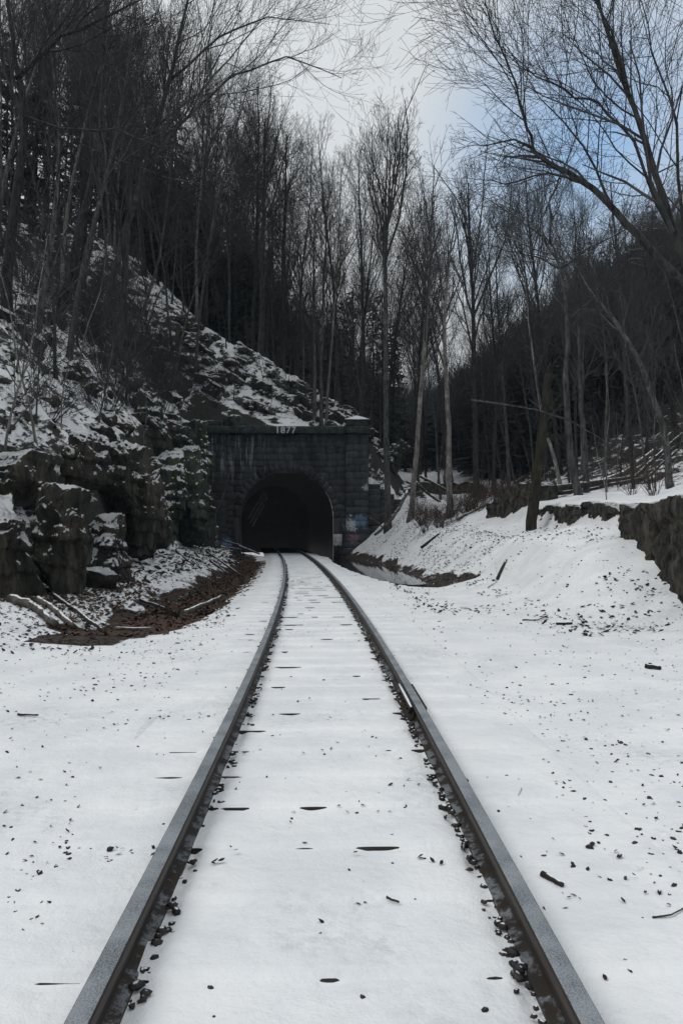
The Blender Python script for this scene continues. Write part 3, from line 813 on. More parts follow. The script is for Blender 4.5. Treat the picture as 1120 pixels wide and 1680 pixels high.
# loose slab behind coping
def block_thing(name, verts_px, Y, th, m, label, cat, group=None):
    mb = MB(); n = len(verts_px); P = [PX(x, y, Y) for x, y in verts_px]
    mb.addv([(p.x, Y, p.z) for p in P]); mb.addv([(p.x + .1, Y + th, p.z - .1) for p in P])
    c0 = mb.addv([(sum(p.x for p in P) / n, Y - .05, sum(p.z for p in P) / n)])
    for i in range(n):
        j = (i + 1) % n; mb.q.append((i, n + i, n + j, j)); mb.t.append((c0, i, j))
    o = mb.build(name, m); return tag(o, label, cat, group)
block_thing('stone_slab', [(362, 702), (366, 686), (380, 680), (394, 681), (402, 690), (409, 702)], 44.75, .5, M_COPE, 'broken grey slab leaning up behind the left end of the portal coping', 'stone slab')

# ------------------------------------------------------------------ rocks
def rock_mesh(seed, size, planes=9, sub=28, rough=.10, boxy=.6):
    r = np.random.RandomState(seed)
    g = np.linspace(-1, 1, sub + 1); A, Bq = np.meshgrid(g, g); vs = []; qs = []; base = 0
    id_ = np.arange((sub + 1) ** 2).reshape(sub + 1, sub + 1)
    qq = np.stack([id_[:-1, :-1], id_[:-1, 1:], id_[1:, 1:], id_[1:, :-1]], -1).reshape(-1, 4)
    for ax in range(3):
        for s in (-1, 1):
            P = np.zeros(((sub + 1) ** 2, 3)); P[:, ax] = s; P[:, (ax + 1) % 3] = A.ravel(); P[:, (ax + 2) % 3] = Bq.ravel()
            vs.append(P); qs.append((qq if s > 0 else qq[:, ::-1]) + base); base += len(P)
    P = np.concatenate(vs); Q = np.concatenate(qs)
    l = np.linalg.norm(P, axis=1, keepdims=True); P = P * (boxy) + P / l * (1 - boxy) * 1.15
    for _ in range(planes):
        nrm = r.normal(size=3); nrm[2] = nrm[2] * .6; nrm /= np.linalg.norm(nrm); d = r.uniform(.62, .95)
        e = np.maximum(0, P @ nrm - d); P = P - e[:, None] * nrm
    S = np.array(size) / 2
    W = P * S
    sc_ = 1.2
    nr = W / (np.linalg.norm(W, axis=1, keepdims=True) + 1e-6)
    n1 = fbm(W[:, 0] * sc_ + seed, W[:, 1] * sc_, W[:, 2] * .8, 5, seed)
    bl = np.floor(fbm(W[:, 0] * 1.9 + seed, W[:, 1] * 1.9, W[:, 2] * 1.1, 3, seed + 9) * 5) / 5
    zz = W[:, 2] * 1.9 + .5 * fbm(W[:, 0] * .9, W[:, 1] * .9, W[:, 2] * .5, 3, seed + 4) + .25 * W[:, 0]
    saw = (zz % 1.0); led = np.where(saw < .8, saw / .8, (1 - saw) / .2)          # strata: faces that lean out over ledges
    rd = 1 - 2 * np.abs(fbm(W[:, 0] * 2.3, W[:, 1] * 2.3, W[:, 2] * 1.2 + seed, 4, seed + 2))
    mn = min(min(size), 2.2) * .5; k_ = rough / .1
    W = W + nr * ((n1 * .26 + bl * .30 - led * .16 - rd * .10) * k_)[:, None] * mn
    W = W + nr * (.035 * k_ * fbm(W[:, 0] * 7, W[:, 1] * 7, W[:, 2] * 6, 3, seed + 6))[:, None]
    return W, Q
rocks = 0
def rock(loc, size, seed, label=None, group=None, m=None, name='rock', rot=(0, 0, 0), planes=9, rough=.1, boxy=.6, sub=28, cat='rock'):
    sub = int(sub * 1.9)
    W, Q = rock_mesh(seed, size, planes, sub, rough, boxy)
    o = mesh_np(name, W, Q, m or M_ROCK, True)
    md = o.modifiers.new('w', 'WELD'); md.merge_threshold = .002
    o.location = loc; o.rotation_euler = rot
    return tag(o, label, cat, group)
# near boulders at the left (pixels measured in the photograph)
def rockpx(x0, x1, y0, y1, Y, seed, label, dep=1.6, m=None, group=None, **k):
    a, b = PX(x0, y0, Y), PX(x1, y1, Y)
    return rock(((a.x + b.x) / 2, Y + dep * .3, (a.z + b.z) / 2), (abs(b.x - a.x) * 1.12, dep, abs(a.z - b.z) * 1.08), seed, label, group, m, **k)
G1 = 'boulders at the foot of the left slope'
rockpx(-80, 34, 800, 1000, 13.2, 1, 'tall dark boulder cut off by the left edge, snow on its top', 2.0, group=G1, boxy=.7)
rockpx(30, 116, 796, 985, 14.6, 2, 'big upright brown boulder with a snow patch, second from the left edge', 2.0, group=G1, boxy=.7)
rockpx(-60, 60, 735, 830, 15.6, 3, 'rounded boulder under thick snow above the leftmost boulder', 2.2, group=G1, rough=.06)
rockpx(128, 205, 840, 960, 18.6, 4, 'squared brown rock block standing behind the flat snowy slab', 2.0, group=G1, boxy=.75)
rockpx(112, 190, 934, 978, 16.6, 5, 'low flat slab with a smooth snow top in the leaf litter', 1.3, group=G1, boxy=.75)
rockpx(90, 160, 700, 800, 18.0, 6, 'dark rock under branches above the brown boulders', 2.0, group=G1)
rockpx(190, 262, 775, 915, 22.5, 7, 'dark cracked cliff block right of the squared brown block', 2.2, group=G1, boxy=.75)
rockpx(150, 235, 730, 840, 21.5, 8, 'snow streaked ledge rock above the cracked cliff block', 2.4, group=G1)
rockpx(225, 275, 800, 912, 25.5, 9, 'low rounded rock foot below the ivy green cliff', 1.8, group=G1, boxy=.7)
rockpx(240, 302, 740, 880, 29.0, 10, 'steep grey cliff column with snow on its shoulder', 2.2, M_ROCKG, group=G1, boxy=.75)
rockpx(285, 345, 735, 895, 33.5, 12, 'tall moss green cliff column left of the portal', 2.4, M_ROCKG, group=G1, boxy=.75)
rockpx(310, 352, 770, 900, 38.5, 13, 'last narrow cliff column touching the portal, pale moss on it', 2.0, M_ROCKG, group=G1, boxy=.75)
rockpx(330, 360, 865, 905, 40.5, 14, 'small round mossy boulder at the left foot of the portal', 1.4, M_ROCKG, group=G1)
rockpx(200, 270, 640, 750, 30.0, 15, 'dark cliff shoulder above the columns, half hidden by brush', 3, M_ROCKG, group=G1)
rockpx(270, 340, 690, 790, 36.0, 16, 'broken cliff top beside the left cap stone', 3, M_ROCKG, group=G1)
# ledges over the slope and over the portal
rr = random.Random(5)
for i in range(110):
    Y = rr.uniform(14, 44); X = -rr.uniform(7.6, 20); z = gz(X, Y)
    s = rr.uniform(.3, .85) * (1 + .008 * Y)
    rock((X, Y, z + .02), (s * rr.uniform(1, 1.7), s * 1.2, s * rr.uniform(.6, 1.1)), 100 + i,
         'dark rock poking out of the patchy snow on the left slope', 'rocks on the left slope', M_ROCK, rot=(rr.uniform(-.3, .3), rr.uniform(-.3, .5), rr.uniform(0, 3)), sub=14)
for i in range(62):
    Y = rr.uniform(45.3, 50.2); X = rr.uniform(-10.5, 2.0); sz = rr.uniform(.5, 1.3)
    rock((X, Y, gz(X, Y) + .1), (sz * rr.uniform(1, 1.8), sz * 1.2, sz * rr.uniform(.6, 1.0)), 400 + i,
         'green stained rock in the snowy face above the tunnel portal', 'rocks above the portal', rr.choice((M_ROCKG, M_ROCK)), rot=(rr.uniform(-.2, .2), rr.uniform(.2, .8), rr.uniform(-.5, .5)), sub=14)
for i, (x, y, sw, sh, Y) in enumerate([(345, 640, 60, 40, 47.6), (390, 600, 60, 60, 48.5), (430, 625, 70, 90, 48.8), (470, 640, 60, 55, 48.5), (500, 668, 60, 40, 47.5), (420, 672, 60, 25, 46.6),
                                       (375, 660, 50, 30, 46.8), (548, 672, 40, 40, 47.5), (575, 690, 30, 26, 46.4), (350, 590, 60, 40, 48.6), (625, 752, 36, 50, 46.5), (650, 742, 36, 60, 48.5), (612, 722, 26, 32, 47.2)]):
    p = PX(x, y, Y)
    rock((p.x, Y + .6, p.z - .25), (sw / F * Y, 2.2, sh / F * Y), 300 + i,
         'green stained rock in the snowy face ' + ('above the tunnel portal' if x < 600 else 'beside the tunnel wing wall'), 'rocks above the portal' if x < 600 else 'rocks right of the portal', M_ROCKG, rot=(0, rr.uniform(.2, .6), rr.uniform(-.3, .3)), sub=18)

# ------------------------------------------------------------------ old retaining wall on the right
def ruin_wall(pts, name, label, th=.8, seed=1, group=None):
    """pts: list of (X, Y, z_bottom, z_top)"""
    P = np.array(pts, float); d = np.r_[0, np.cumsum(np.hypot(np.diff(P[:, 0]), np.diff(P[:, 1])))]
    n = int(d[-1] / .07) + 2; s = np.linspace(0, d[-1], n)
    X = np.interp(s, d, P[:, 0]); Y = np.interp(s, d, P[:, 1]); zb = np.interp(s, d, P[:, 2]); zt = np.interp(s, d, P[:, 3])
    tx = np.gradient(X, s); ty = np.gradient(Y, s); l = np.hypot(tx, ty); nx_, ny_ = -ty / l, tx / l     # to the left of travel = towards the track
    m = 26
    zt = zt + .10 * fbm(s * 1.3, s * 0, 0, 3, seed) + .05 * np.floor(3 * fbm(s * 2.2, s * 0 + 5, 0, 1, seed + 2)) / 1.5
    vs = []
    prof = [(t, 0) for t in np.linspace(0, 1, m)] + [(1.0, a) for a in (.12, .3, .55, .8, 1.0)] + [(.0, 1.0)]
    K = len(prof)
    G = np.zeros((n, K, 3))
    for k, (t, bck) in enumerate(prof):
        z = zb + (zt - zb) * t
        # rubble stones: cellular steps in the face
        ci = np.floor(z / .23); sx_ = np.floor((s + (ci % 2) * .27 + _h(ci, ci * 0, ci * 0, seed) * .4) / .5)
        st = _h(sx_, ci, ci * 0, seed + 3)
        fz = np.abs((z / .23) % 1 - .5) * 2
        off = .11 * st + .16 * fbm(s * 1.1, z * 1.1, 0, 4, seed + 5) - .05 * (fz > .8) + .05 * fbm(s * 5, z * 5, 0, 2, seed)
        off = off * (1 if bck == 0 else .3) - bck * th
        if bck > 0 and t > .5: z = z + .05 * fbm(s * 2, z * 0 + bck * 3, 0, 3, seed + 8)
        G[:, k, 0] = X + nx_ * off; G[:, k, 1] = Y + ny_ * off; G[:, k, 2] = z
    id_ = np.arange(n * K).reshape(n, K)
    q = np.stack([id_[:-1, :-1], id_[:-1, 1:], id_[1:, 1:], id_[1:, :-1]], -1).reshape(-1, 4)
    ends = []
    b = n * K; V = G.reshape(-1, 3)
    c0 = G[0].mean(0); c1 = G[-1].mean(0); V = np.vstack([V, c0, c1])
    t3 = [(b, i + 1, i) for i in range(K - 1)] + [(b + 1, (n - 1) * K + i, (n - 1) * K + i + 1) for i in range(K - 1)]
    o = mesh_np(name, V, [q[:, ::-1], np.array(t3)], M_RUBBLE, True)
    return tag(o, label, 'wall', group)
ruin_wall([(5.75, 10.4, -.5, 2.02), (6.0, 12.6, -.4, 2.0), (6.2, 14.2, -.2, 2.0), (6.42, 15.6, 0, 1.98), (6.6, 17.1, .4, 2.0)], 'retaining_wall', 'near end of the old rubble wall, tall and dark, at the right edge', .8, 1, 'ruined stone walls on the right')
ruin_wall([(6.85, 17.15, .5, 1.9), (6.9, 18.4, .6, 2.0), (7.0, 20, .8, 2.12), (7.2, 24, .8, 2.22), (7.1, 26.5, 1.0, 2.3)], 'retaining_wall', 'low mossy rubble wall behind the snow mound, snow along its top', .8, 2, 'ruined stone walls on the right')
ruin_wall([(7.2, 27.5, 1.0, 3.1), (7.0, 28.8, 1.2, 3.25), (6.6, 30.2, 1.3, 3.0), (6.4, 32, 1.6, 2.5)], 'retaining_wall', 'dark hump of ruined wall left of the leaning snag', 1.0, 3, 'ruined stone walls on the right')
ruin_wall([(10.2, 52.5, 3.0, 4.75), (8, 53, 3, 4.8), (5.8, 54, 3.3, 4.9)], 'retaining_wall', 'distant low dark wall with a snow top beyond the brush', .8, 4, 'ruined stone walls on the right')

# ------------------------------------------------------------------ water
def pool(pts, z, name, label):
    mb = MB(); n = len(pts); c = mb.addv([(sum(p[0] for p in pts) / n, sum(p[1] for p in pts) / n, z)]); b = mb.addv([(x, y, z) for x, y in pts])
    for i in range(n): mb.t.append((c, b + i, b + (i + 1) % n))
    o = mb.build(name, M_WATER); tag(o, kind='structure'); return o
pool([(-1.1, 44.2), (-.7, 38), (0, 32), (.6, 28), (.9, 24), (2.2, 22.5), (3.6, 23.5), (3.4, 28), (2.5, 34), (1.4, 40), (.6, 44.2)], -.27, 'pond_water', '')
pool([(-4.9, 12.0), (-4.4, 20), (-4.6, 30), (-3.4, 30), (-3.0, 20), (-2.6, 13.0), (-3.6, 11.8)], -.375, 'ditch_water', '')

# ------------------------------------------------------------------ trees
def rot_about(v, ax, a): return Matrix.Rotation(a, 3, ax) @ v
def perp(v, r):
    a = Vector((r.gauss(0, 1), r.gauss(0, 1), r.gauss(0, 1))); a = a - v * a.dot(v)
    return a.normalized()
def branch(mb, p, d, L, r0, lev, P, r):
    """grow one branch with its twigs into mb"""
    n = max(2, min(7, int(L / P['seg'][min(lev, len(P['seg']) - 1)]) + 1))
    pts = [p.copy()]; rad = [r0]; dd = d.copy(); step = L / n
    tip = max(P['rmin'], r0 * .28)
    for i in range(n):
        dd = (dd + perp(dd, r) * P['wob'] * r.random() + Vector((0, 0, P['up'])) * (1 if lev < 3 else .6)).normalized()
        pts.append(pts[-1] + dd * step); rad.append(r0 + (tip - r0) * (i + 1) / n)
    mb.tube(pts, rad, 5 if lev <= 1 else (4 if lev == 2 else 3), cap=False)
    if lev >= P['maxlev']: return
    spawn(mb, pts, rad, L, lev, P, r, .18)
def spawn(mb, pts, rad, L, lev, P, r, t0, cnt=None):
    k = cnt or max(2, int(P['dens'][lev] * L + .5)); k = min(k, P['maxn'][lev])
    sp = 0
    for i in range(k):
        t = t0 + (1 - t0) * (i + r.random()) / k
        x = t * (len(pts) - 1); j = min(int(x), len(pts) - 2); f = x - j
        q = pts[j].lerp(pts[j + 1], f); dr = (pts[j + 1] - pts[j]).normalized(); rr_ = rad[j] * (1 - f) + rad[j + 1] * f
        a = math.radians(r.uniform(*P['ang'][lev]))
        az = perp(dr, r)
        nd = (dr * math.cos(a) + az * math.sin(a)).normalized()
        LL = L * r.uniform(*P['len'][lev]) * (1.15 - (.85 if lev == 0 else .6) * (t - t0) / (1 - t0))
        branch(mb, q, nd, LL, max(P['rmin'], rr_ * r.uniform(.42, .62)), lev + 1, P, r)

FOREST = dict(seg=[1.2, .6, .35, .25, .2], wob=.25, up=.10, rmin=.0065, dens=[1.0, 1.3, 2.3, 4.0], maxn=[22, 7, 6, 4], ang=[(24, 50), (22, 52), (25, 55), (25, 60)], len=[(.20, .36), (.38, .6), (.4, .65), (.4, .7)], maxlev=4)
def trunk_path(H, lean, r, crook=.25):
    n = 10; pts = [Vector((0, 0, -.3))]; d = Vector((lean[0], lean[1], 1)).normalized()
    for i in range(n):
        d = (d + perp(d, r) * crook * .22 + Vector((0, 0, .05))).normalized()
        pts.append(pts[-1] + d * (H + .3) / n)
    return pts
def make_tree(pts, r0, t0, seed, P, bark, twig, name, cnt=None, loc=None, tip=.12, splits=0):
    r = random.Random(seed)
    n = len(pts)
    H = sum((pts[i + 1] - pts[i]).length for i in range(n - 1))
    rad = [r0 * (1 - (1 - tip) * (i / (n - 1)) ** .9) for i in range(n)]; rad[0] *= 1.35
    root = empty(name, loc or (0, 0, 0))
    mb = MB(); mb.tube(pts, rad, 9); mb.build('trunk', bark, root, True)
    cr = MB(); spawn(cr, pts, rad, H, 0, P, r, t0, cnt); 
    for s in range(splits):           # forked leaders
        j = n // 2 + s % 3; d = (pts[j + 1] - pts[j]).normalized(); d = (d + perp(d, r) * .35).normalized()
        branch(cr, pts[j], d, H * .42, rad[j] * .7, 0, dict(P, up=.06), r)
    cr.build('crown', twig, root, False)
    return root

protos = []
rngp = random.Random(3)
for i in range(7):
    H = [19, 22, 17, 20, 24, 15, 18][i]
    lean = (rngp.uniform(-.1, .1), rngp.uniform(-.08, .08))
    pts = trunk_path(H, lean, rngp, .3)
    P = dict(FOREST)
    if i % 3 == 1: P['ang'] = [(16, 34), (18, 40), (25, 50), (25, 60)]
    t = make_tree(pts, [.15, .18, .11, .14, .19, .09, .12][i], [.42, .38, .35, .5, .45, .25, .4][i], 40 + i, P, [M_BARK, M_BARKD, M_BARK, M_BARKP, M_BARKD, M_BARK, M_BARKD][i], M_TWIG, 'bare_tree', splits=[2, 1, 1, 2, 3, 0, 1][i])
    protos.append(t)

def hemlock(seed, H, name='hemlock_tree', dens=1.0, t0=.12, spread=2.6):
    r = random.Random(seed); root = empty(name, (0, 0, 0))
    mb = MB(); pts = trunk_path(H, (r.uniform(-.03, .03), 0), r, .08); rad = [.22 * H / 16 * (1 - .9 * i / 10) for i in range(11)]
    mb.tube(pts, rad, 7); mb.build('trunk', M_BARKD, root, True)
    cr = MB(); nb = int(70 * dens)
    for i in range(nb):
        t = t0 + (1 - t0) * (i / nb) ** .9
        x = t * 10; j = min(9, int(x)); q = pts[j].lerp(pts[j + 1], x - j)
        L = spread * (1 - t) ** .75 * r.uniform(.45, 1.15) + .3
        az = r.uniform(0, 6.283); d = Vector((math.cos(az), math.sin(az), r.uniform(-.05, .25)))
        ps = [q]; 
        for k in range(4): d = (d + Vector((0, 0, -.10))).normalized(); ps.append(ps[-1] + d * L / 4)
        cr.tube(ps, [.03, .022, .016, .01, .006], 3, cap=False)
        ns = int(13 * L) + 5
        for k in range(ns):
            u = r.uniform(.15, 1) * 4; jj = min(3, int(u)); c = ps[jj].lerp(ps[jj + 1], u - jj)
            side = d.cross(Vector((0, 0, 1))).normalized() * r.choice((-1, 1))
            o = (side * r.uniform(.5, 1) + d * r.uniform(.3, .9) + Vector((0, 0, r.uniform(-.5, .1)))).normalized()
            ll = r.uniform(.25, .6); wv = o.cross(Vector((r.gauss(0, .4), r.gauss(0, .4), 1))).normalized() * r.uniform(.05, .11)
            for e in range(3):
                f0 = e / 3 * ll; f1 = f0 + ll * .42
                b = cr.addv([c + o * f0, c + o * (f0 + f1) / 2 + wv * r.uniform(.6, 1.2), c + o * f1 + Vector((0, 0, -.03)), c + o * (f0 + f1) / 2 - wv * r.uniform(.6, 1.2)])
                cr.q.append((b, b + 1, b + 2, b + 3))
    cr.build('crown', M_NEEDLE, root)
    return root
hems = [hemlock(1, 15), hemlock(2, 18, dens=1.2), hemlock(3, 12, dens=.9, spread=2.2), hemlock(4, 19, dens=.7, t0=.4)]

used = set()
def plant(proto, X, Y, s=1.0, rz=0, label=None, cat='tree', group=None, lean=(0, 0), z=None):
    k = proto.name
    if k not in used: used.add(k); t = proto
    else: t = copy_tree(proto)
    t.location = (X, Y, (gz(X, Y) if z is None else z) - .05)
    t.rotation_euler = (lean[0], lean[1], rz); t.scale = (s, s, s)
    return tag(t, label, cat, group)

# ---- trees that can be picked out one by one: trunks follow the photograph, crowns grow from them
def hero(pxs, Y, r0, t0, seed, label, bark=None, P=None, cnt=14, drift=0.0, base=True, splits=0, limbs=(), tip=.15, twig=None):
    if base and pxs[0][0] < 350:            # stand it where its foot meets the hillside
        Yt = np.arange(12, 70, .25); x0, y0 = pxs[0]
        hit = np.nonzero(terrain((x0 - 560) / F * Yt, Yt)[0] > CH - (y0 - HZ) / F * Yt)[0]
        if len(hit): Yn = float(Yt[hit[0]]); r0 *= .62 * Yn / Y; limbs = [([(a, b, c * Yn / Y) for a, b, c in lp], lr * Yn / Y, lc) for lp, lr, lc in limbs]; Y = Yn
        print('foot', label[:30], Y)
    pts = [PX(x, y, Y + drift * i / max(1, len(pxs) - 1)) for i, (x, y) in enumerate(pxs)]
    if base:
        g = gz(pts[0].x, pts[0].y); pts[0].z = min(pts[0].z, g - .15) if pts[0].z - g < 3 else pts[0].z
    # smooth the path
    sm = []
    n = len(pts)
    for i in range(n - 1):
        p0, p1, p2, p3 = pts[max(i - 1, 0)], pts[i], pts[i + 1], pts[min(i + 2, n - 1)]
        for k in range(4):
            t = k / 4; a = .5 * ((2 * p1) + (p2 - p0) * t + (2 * p0 - 5 * p1 + 4 * p2 - p3) * t * t + (3 * p1 - p0 - 3 * p2 + p3) * t ** 3); sm.append(a)
    sm.append(pts[-1]); r = random.Random(seed)
    sm = [sm[0]] + [p + Vector((r.gauss(0, r0 * .12), r.gauss(0, r0 * .12), 0)) for p in sm[1:]]
    o = sm[0].copy()
    rel = [p - o for p in sm]
    P = P or FOREST
    root = make_tree(rel, r0, t0, seed, P, bark or M_BARK, twig or M_TWIG, 'bare_tree', cnt=cnt, loc=o, tip=tip, splits=splits)
    for li, (lp, lr, lc) in enumerate(limbs):
        q = [PX(x, y, Y + dd) for (x, y, dd) in lp]
        q = [a - o for a in q]; q2 = []
        for i in range(len(q) - 1):
            for k in range(3): q2.append(q[i].lerp(q[i + 1], k / 3) + Vector((r.gauss(0, .03), r.gauss(0, .03), r.gauss(0, .03))))
        q2.append(q[-1]); L = sum((q2[i + 1] - q2[i]).length for i in range(len(q2) - 1))
        cm = MB(); rd = [lr * (1 - .85 * i / (len(q2) - 1)) for i in range(len(q2))]
        cm.tube(q2, rd, 7); spawn(cm, q2, rd, L, 1, dict(P, maxn=[22, lc, 7, 5, 3], dens=[1, 2.2, 2.6, 4]), r, .1, lc)
        cm.build('limb', bark or M_BARK, root, True)
    return tag(root, label, 'tree')
UPR = dict(FOREST, ang=[(15, 32), (18, 38), (22, 48), (25, 60)], up=.12)
WIDE = dict(FOREST, ang=[(30, 58), (24, 50), (25, 55), (30, 60)], up=.05, wob=.30)
FINE = dict(FOREST, ang=[(20, 44), (18, 42), (20, 48), (25, 55)], up=.09, wob=.24, rmin=.005, dens=[1.4, 1.7, 2.6, 4.2], maxn=[26, 9, 7, 4])
RT = dict(FOREST, ang=[(25, 50), (22, 46), (22, 48), (25, 55)], up=.04, wob=.28, rmin=.0034, dens=[1.3, 1.9, 2.4, 3.2], maxn=[24, 8, 6, 4], len=[(.20, .36), (.45, .70), (.5, .78), (.5, .85)])
# centre
hero([(636, 806), (633, 640), (632, 430), (637, 340), (640, 265)], 42, .20, .42, 1, 'tall straight tree with a fan crown, nearest the right end of the portal', M_BARK, UPR, 18, splits=3)
hero([(672, 808), (686, 700), (700, 520), (707, 400), (712, 270)], 40, .17, .35, 2, 'slender tree with a pale lower trunk leaning right beyond the portal bank', M_BARKP, UPR, 16)
hero([(738, 822), (735, 700), (729, 560), (735, 440), (748, 350)], 36, .17, .40, 3, 'tree with a bright bare lower trunk, left of centre in the brushy gap', M_BARKP, UPR, 16)
hero([(782, 806), (778, 680), (776, 520), (770, 400), (768, 300)], 45, .22, .38, 4, 'dark tall tree forking into a V above the valley gap', M_BARKD, UPR, 16, splits=4)
hero([(516, 704), (516, 620), (514, 480), (517, 330)], 46, .15, .45, 5, 'left stem of three rooted behind the coping', M_BARK, UPR, 12)
hero([(527, 704), (527, 610), (532, 450), (540, 300)], 46.2, .14, .45, 6, 'middle stem of three rooted behind the coping', M_BARK, UPR, 12)
hero([(535, 704), (539, 620), (552, 460), (560, 280)], 46.4, .12, .45, 7, 'right stem of three rooted behind the coping', M_BARKP, UPR, 12)
hero([(594, 694), (596, 560), (592, 400), (588, 260)], 50, .17, .4, 8, 'straight dark tree rising behind the right cap stone', M_BARKD, UPR, 14)
hero([(428, 590), (430, 420), (434, 300), (436, 190)], 52, .26, .4, 9, 'dark tree on the ridge over the left half of the arch', M_BARKD, FOREST, 16)
hero([(466, 610), (465, 440), (468, 330), (470, 220)], 53, .22, .4, 10, 'dark tree on the ridge above the date stone', M_BARKD, FOREST, 14)
# left slope
hero([(160, 560), (195, 420), (232, 290), (268, 170), (300, 40), (330, -90)], 23, .22, .42, 11, 'leaning grey tree on the left slope whose long limb arches towards the sky gap', M_BARK, FINE, 12,
     limbs=[([(236, 280, 0), (300, 200, -.5), (380, 125, -1), (470, 92, -1.5), (560, 128, -2)], .06, 16), ([(255, 210, 0), (330, 150, 1), (400, 70, 2), (470, -20, 2)], .05, 14),
            ([(280, 130, 0), (360, 60, .5), (440, 30, 0), (540, 40, -1)], .045, 14)])
hero([(96, 540), (122, 420), (150, 290), (165, 150), (172, 0), (176, -90)], 20, .24, .5, 12, 'thick dark tree on the left slope left of the arching one', M_BARKD, FINE, 10)
hero([(60, 560), (84, 400), (96, 270), (88, 120), (60, -40)], 18, .13, .4, 13, 'slim grey tree curving back left near the left edge', M_BARK, FINE, 12)
hero([(8, 520), (20, 380), (40, 200), (20, 60), (0, -90)], 17, .24, .5, 14, 'massive dark trunk at the left edge of the slope', M_BARKD, FINE, 10,
     limbs=[([(30, 130, 0), (100, 60, -.5), (190, 20, -1), (270, -20, -1)], .06, 10), ([(40, 190, 0), (100, 210, -.5), (190, 215, -1), (290, 250, -1.5), (370, 300, -2)], .035, 9)])
hero([(196, 585), (205, 480), (214, 330), (222, 200), (230, 60)], 27, .15, .4, 15, 'straight grey stem just right of the arching leaning tree', M_BARK, FINE, 12)
hero([(236, 560), (262, 480), (310, 435), (370, 398), (430, 376), (500, 368)], 21, .040, .35, 16, 'thin bowed sapling with snow along it arching right', M_BARK, dict(WIDE, rmin=.004), 10)
hero([(212, 600), (232, 520), (262, 420), (280, 280), (300, 120)], 30, .16, .45, 17, 'leaning tree behind the bowed snowy sapling', M_BARK, FOREST, 12)
hero([(135, 450), (142, 330), (150, 200), (168, 60), (180, -60)], 33, .25, .4, 18, 'dark upper slope tree behind the thick dark one', M_BARKD, FOREST, 14)
hero([(320, 620), (330, 500), (350, 360), (390, 200), (430, 60)], 40, .16, .35, 19, 'tree leaning right over the cliff left of the portal', M_BARK, WIDE, 16)
hero([(60, 700), (62, 640), (70, 560), (92, 470), (140, 430)], 15, .035, .3, 20, 'spindly sapling low on the left slope', M_BARK, FINE, 10)
# right side
hero([(1210, 700), (1160, 520), (1110, 400), (1078, 300), (1040, 180), (1000, 70), (960, -60)], 13, .105, .35, 21, 'big dark tree leaning in from the right edge over the valley', M_BARKD, RT, 16, base=False,
     limbs=[([(1100, 380, 0), (1040, 230, .5), (985, 170, 1), (920, 150, 1), (855, 110, 1), (810, 70, 1)], .032, 16), ([(1060, 250, 0), (1020, 110, -.4), (985, 20, -.6), (960, -70, -.6)], .04, 12),
            ([(1130, 480, 0), (1110, 200, 1), (1070, 90, 1.5), (1040, -60, 2)], .035, 12)])
hero([(1230, 680), (1170, 520), (1085, 430), (1010, 350), (960, 300), (900, 268), (872, 245)], 15, .10, .6, 22, 'tree leaning far left from the right edge, its twigs crossing the blue break', M_BARKD, RT, 8, base=False, tip=.4,
     limbs=[([(872, 245, 0), (862, 190, 0), (835, 110, 0), (800, 30, 0), (790, -40, 0)], .032, 18), ([(872, 245, 0), (840, 232, .3), (800, 236, .6), (765, 238, 1)], .028, 14), ([(960, 300, 0), (900, 285, .5), (830, 300, 1), (760, 290, 1.3)], .03, 10),
            ([(1010, 350, 0), (960, 240, .5), (900, 180, 1), (860, 120, 1)], .03, 12)])
hero([(948, 822), (935, 740), (928, 640), (930, 540), (918, 440), (905, 400)], 27, .17, .55, 23, 'grey tree behind the low mossy wall with a wide spreading crown', M_BARK, WIDE, 10,
     limbs=[([(915, 430, 0), (890, 390, 0), (840, 350, 0), (770, 310, 0)], .055, 12), ([(905, 400, 0), (900, 330, 0), (930, 260, 0), (960, 180, 0)], .05, 12), ([(918, 440, 0), (880, 420, 1), (830, 410, 1), (790, 400, 1)], .04, 10), ([(918, 440, 0), (960, 410, -1), (1040, 370, -1), (1130, 380, -1)], .04, 10)])
hero([(962, 822), (958, 740), (952, 640), (948, 520), (942, 380)], 28, .15, .4, 24, 'grey tree standing close right of the spreading one behind the wall', M_BARK, UPR, 12)
hero([(1100, 800), (1085, 700), (1050, 600), (1010, 530), (970, 480), (940, 430)], 24, .13, .4, 25, 'leaning grey tree at the right that slants up to the left', M_BARK, WIDE, 12)
hero([(925, 822), (905, 740), (890, 690), (870, 560), (860, 450)], 31, .10, .4, 26, 'thin pale tree slanting left behind the snag', M_BARKP, WIDE, 12)
hero([(1042, 800), (1030, 700), (1022, 560), (1012, 420), (1000, 300)], 33, .16, .35, 27, 'straight tree among the fallen logs on the right terrace', M_BARK, FOREST, 14)
hero([(835, 800), (830, 700), (822, 600), (815, 480), (812, 380)], 50, .15, .35, 28, 'slim tree behind the ruined wall hump', M_BARK, UPR, 14)

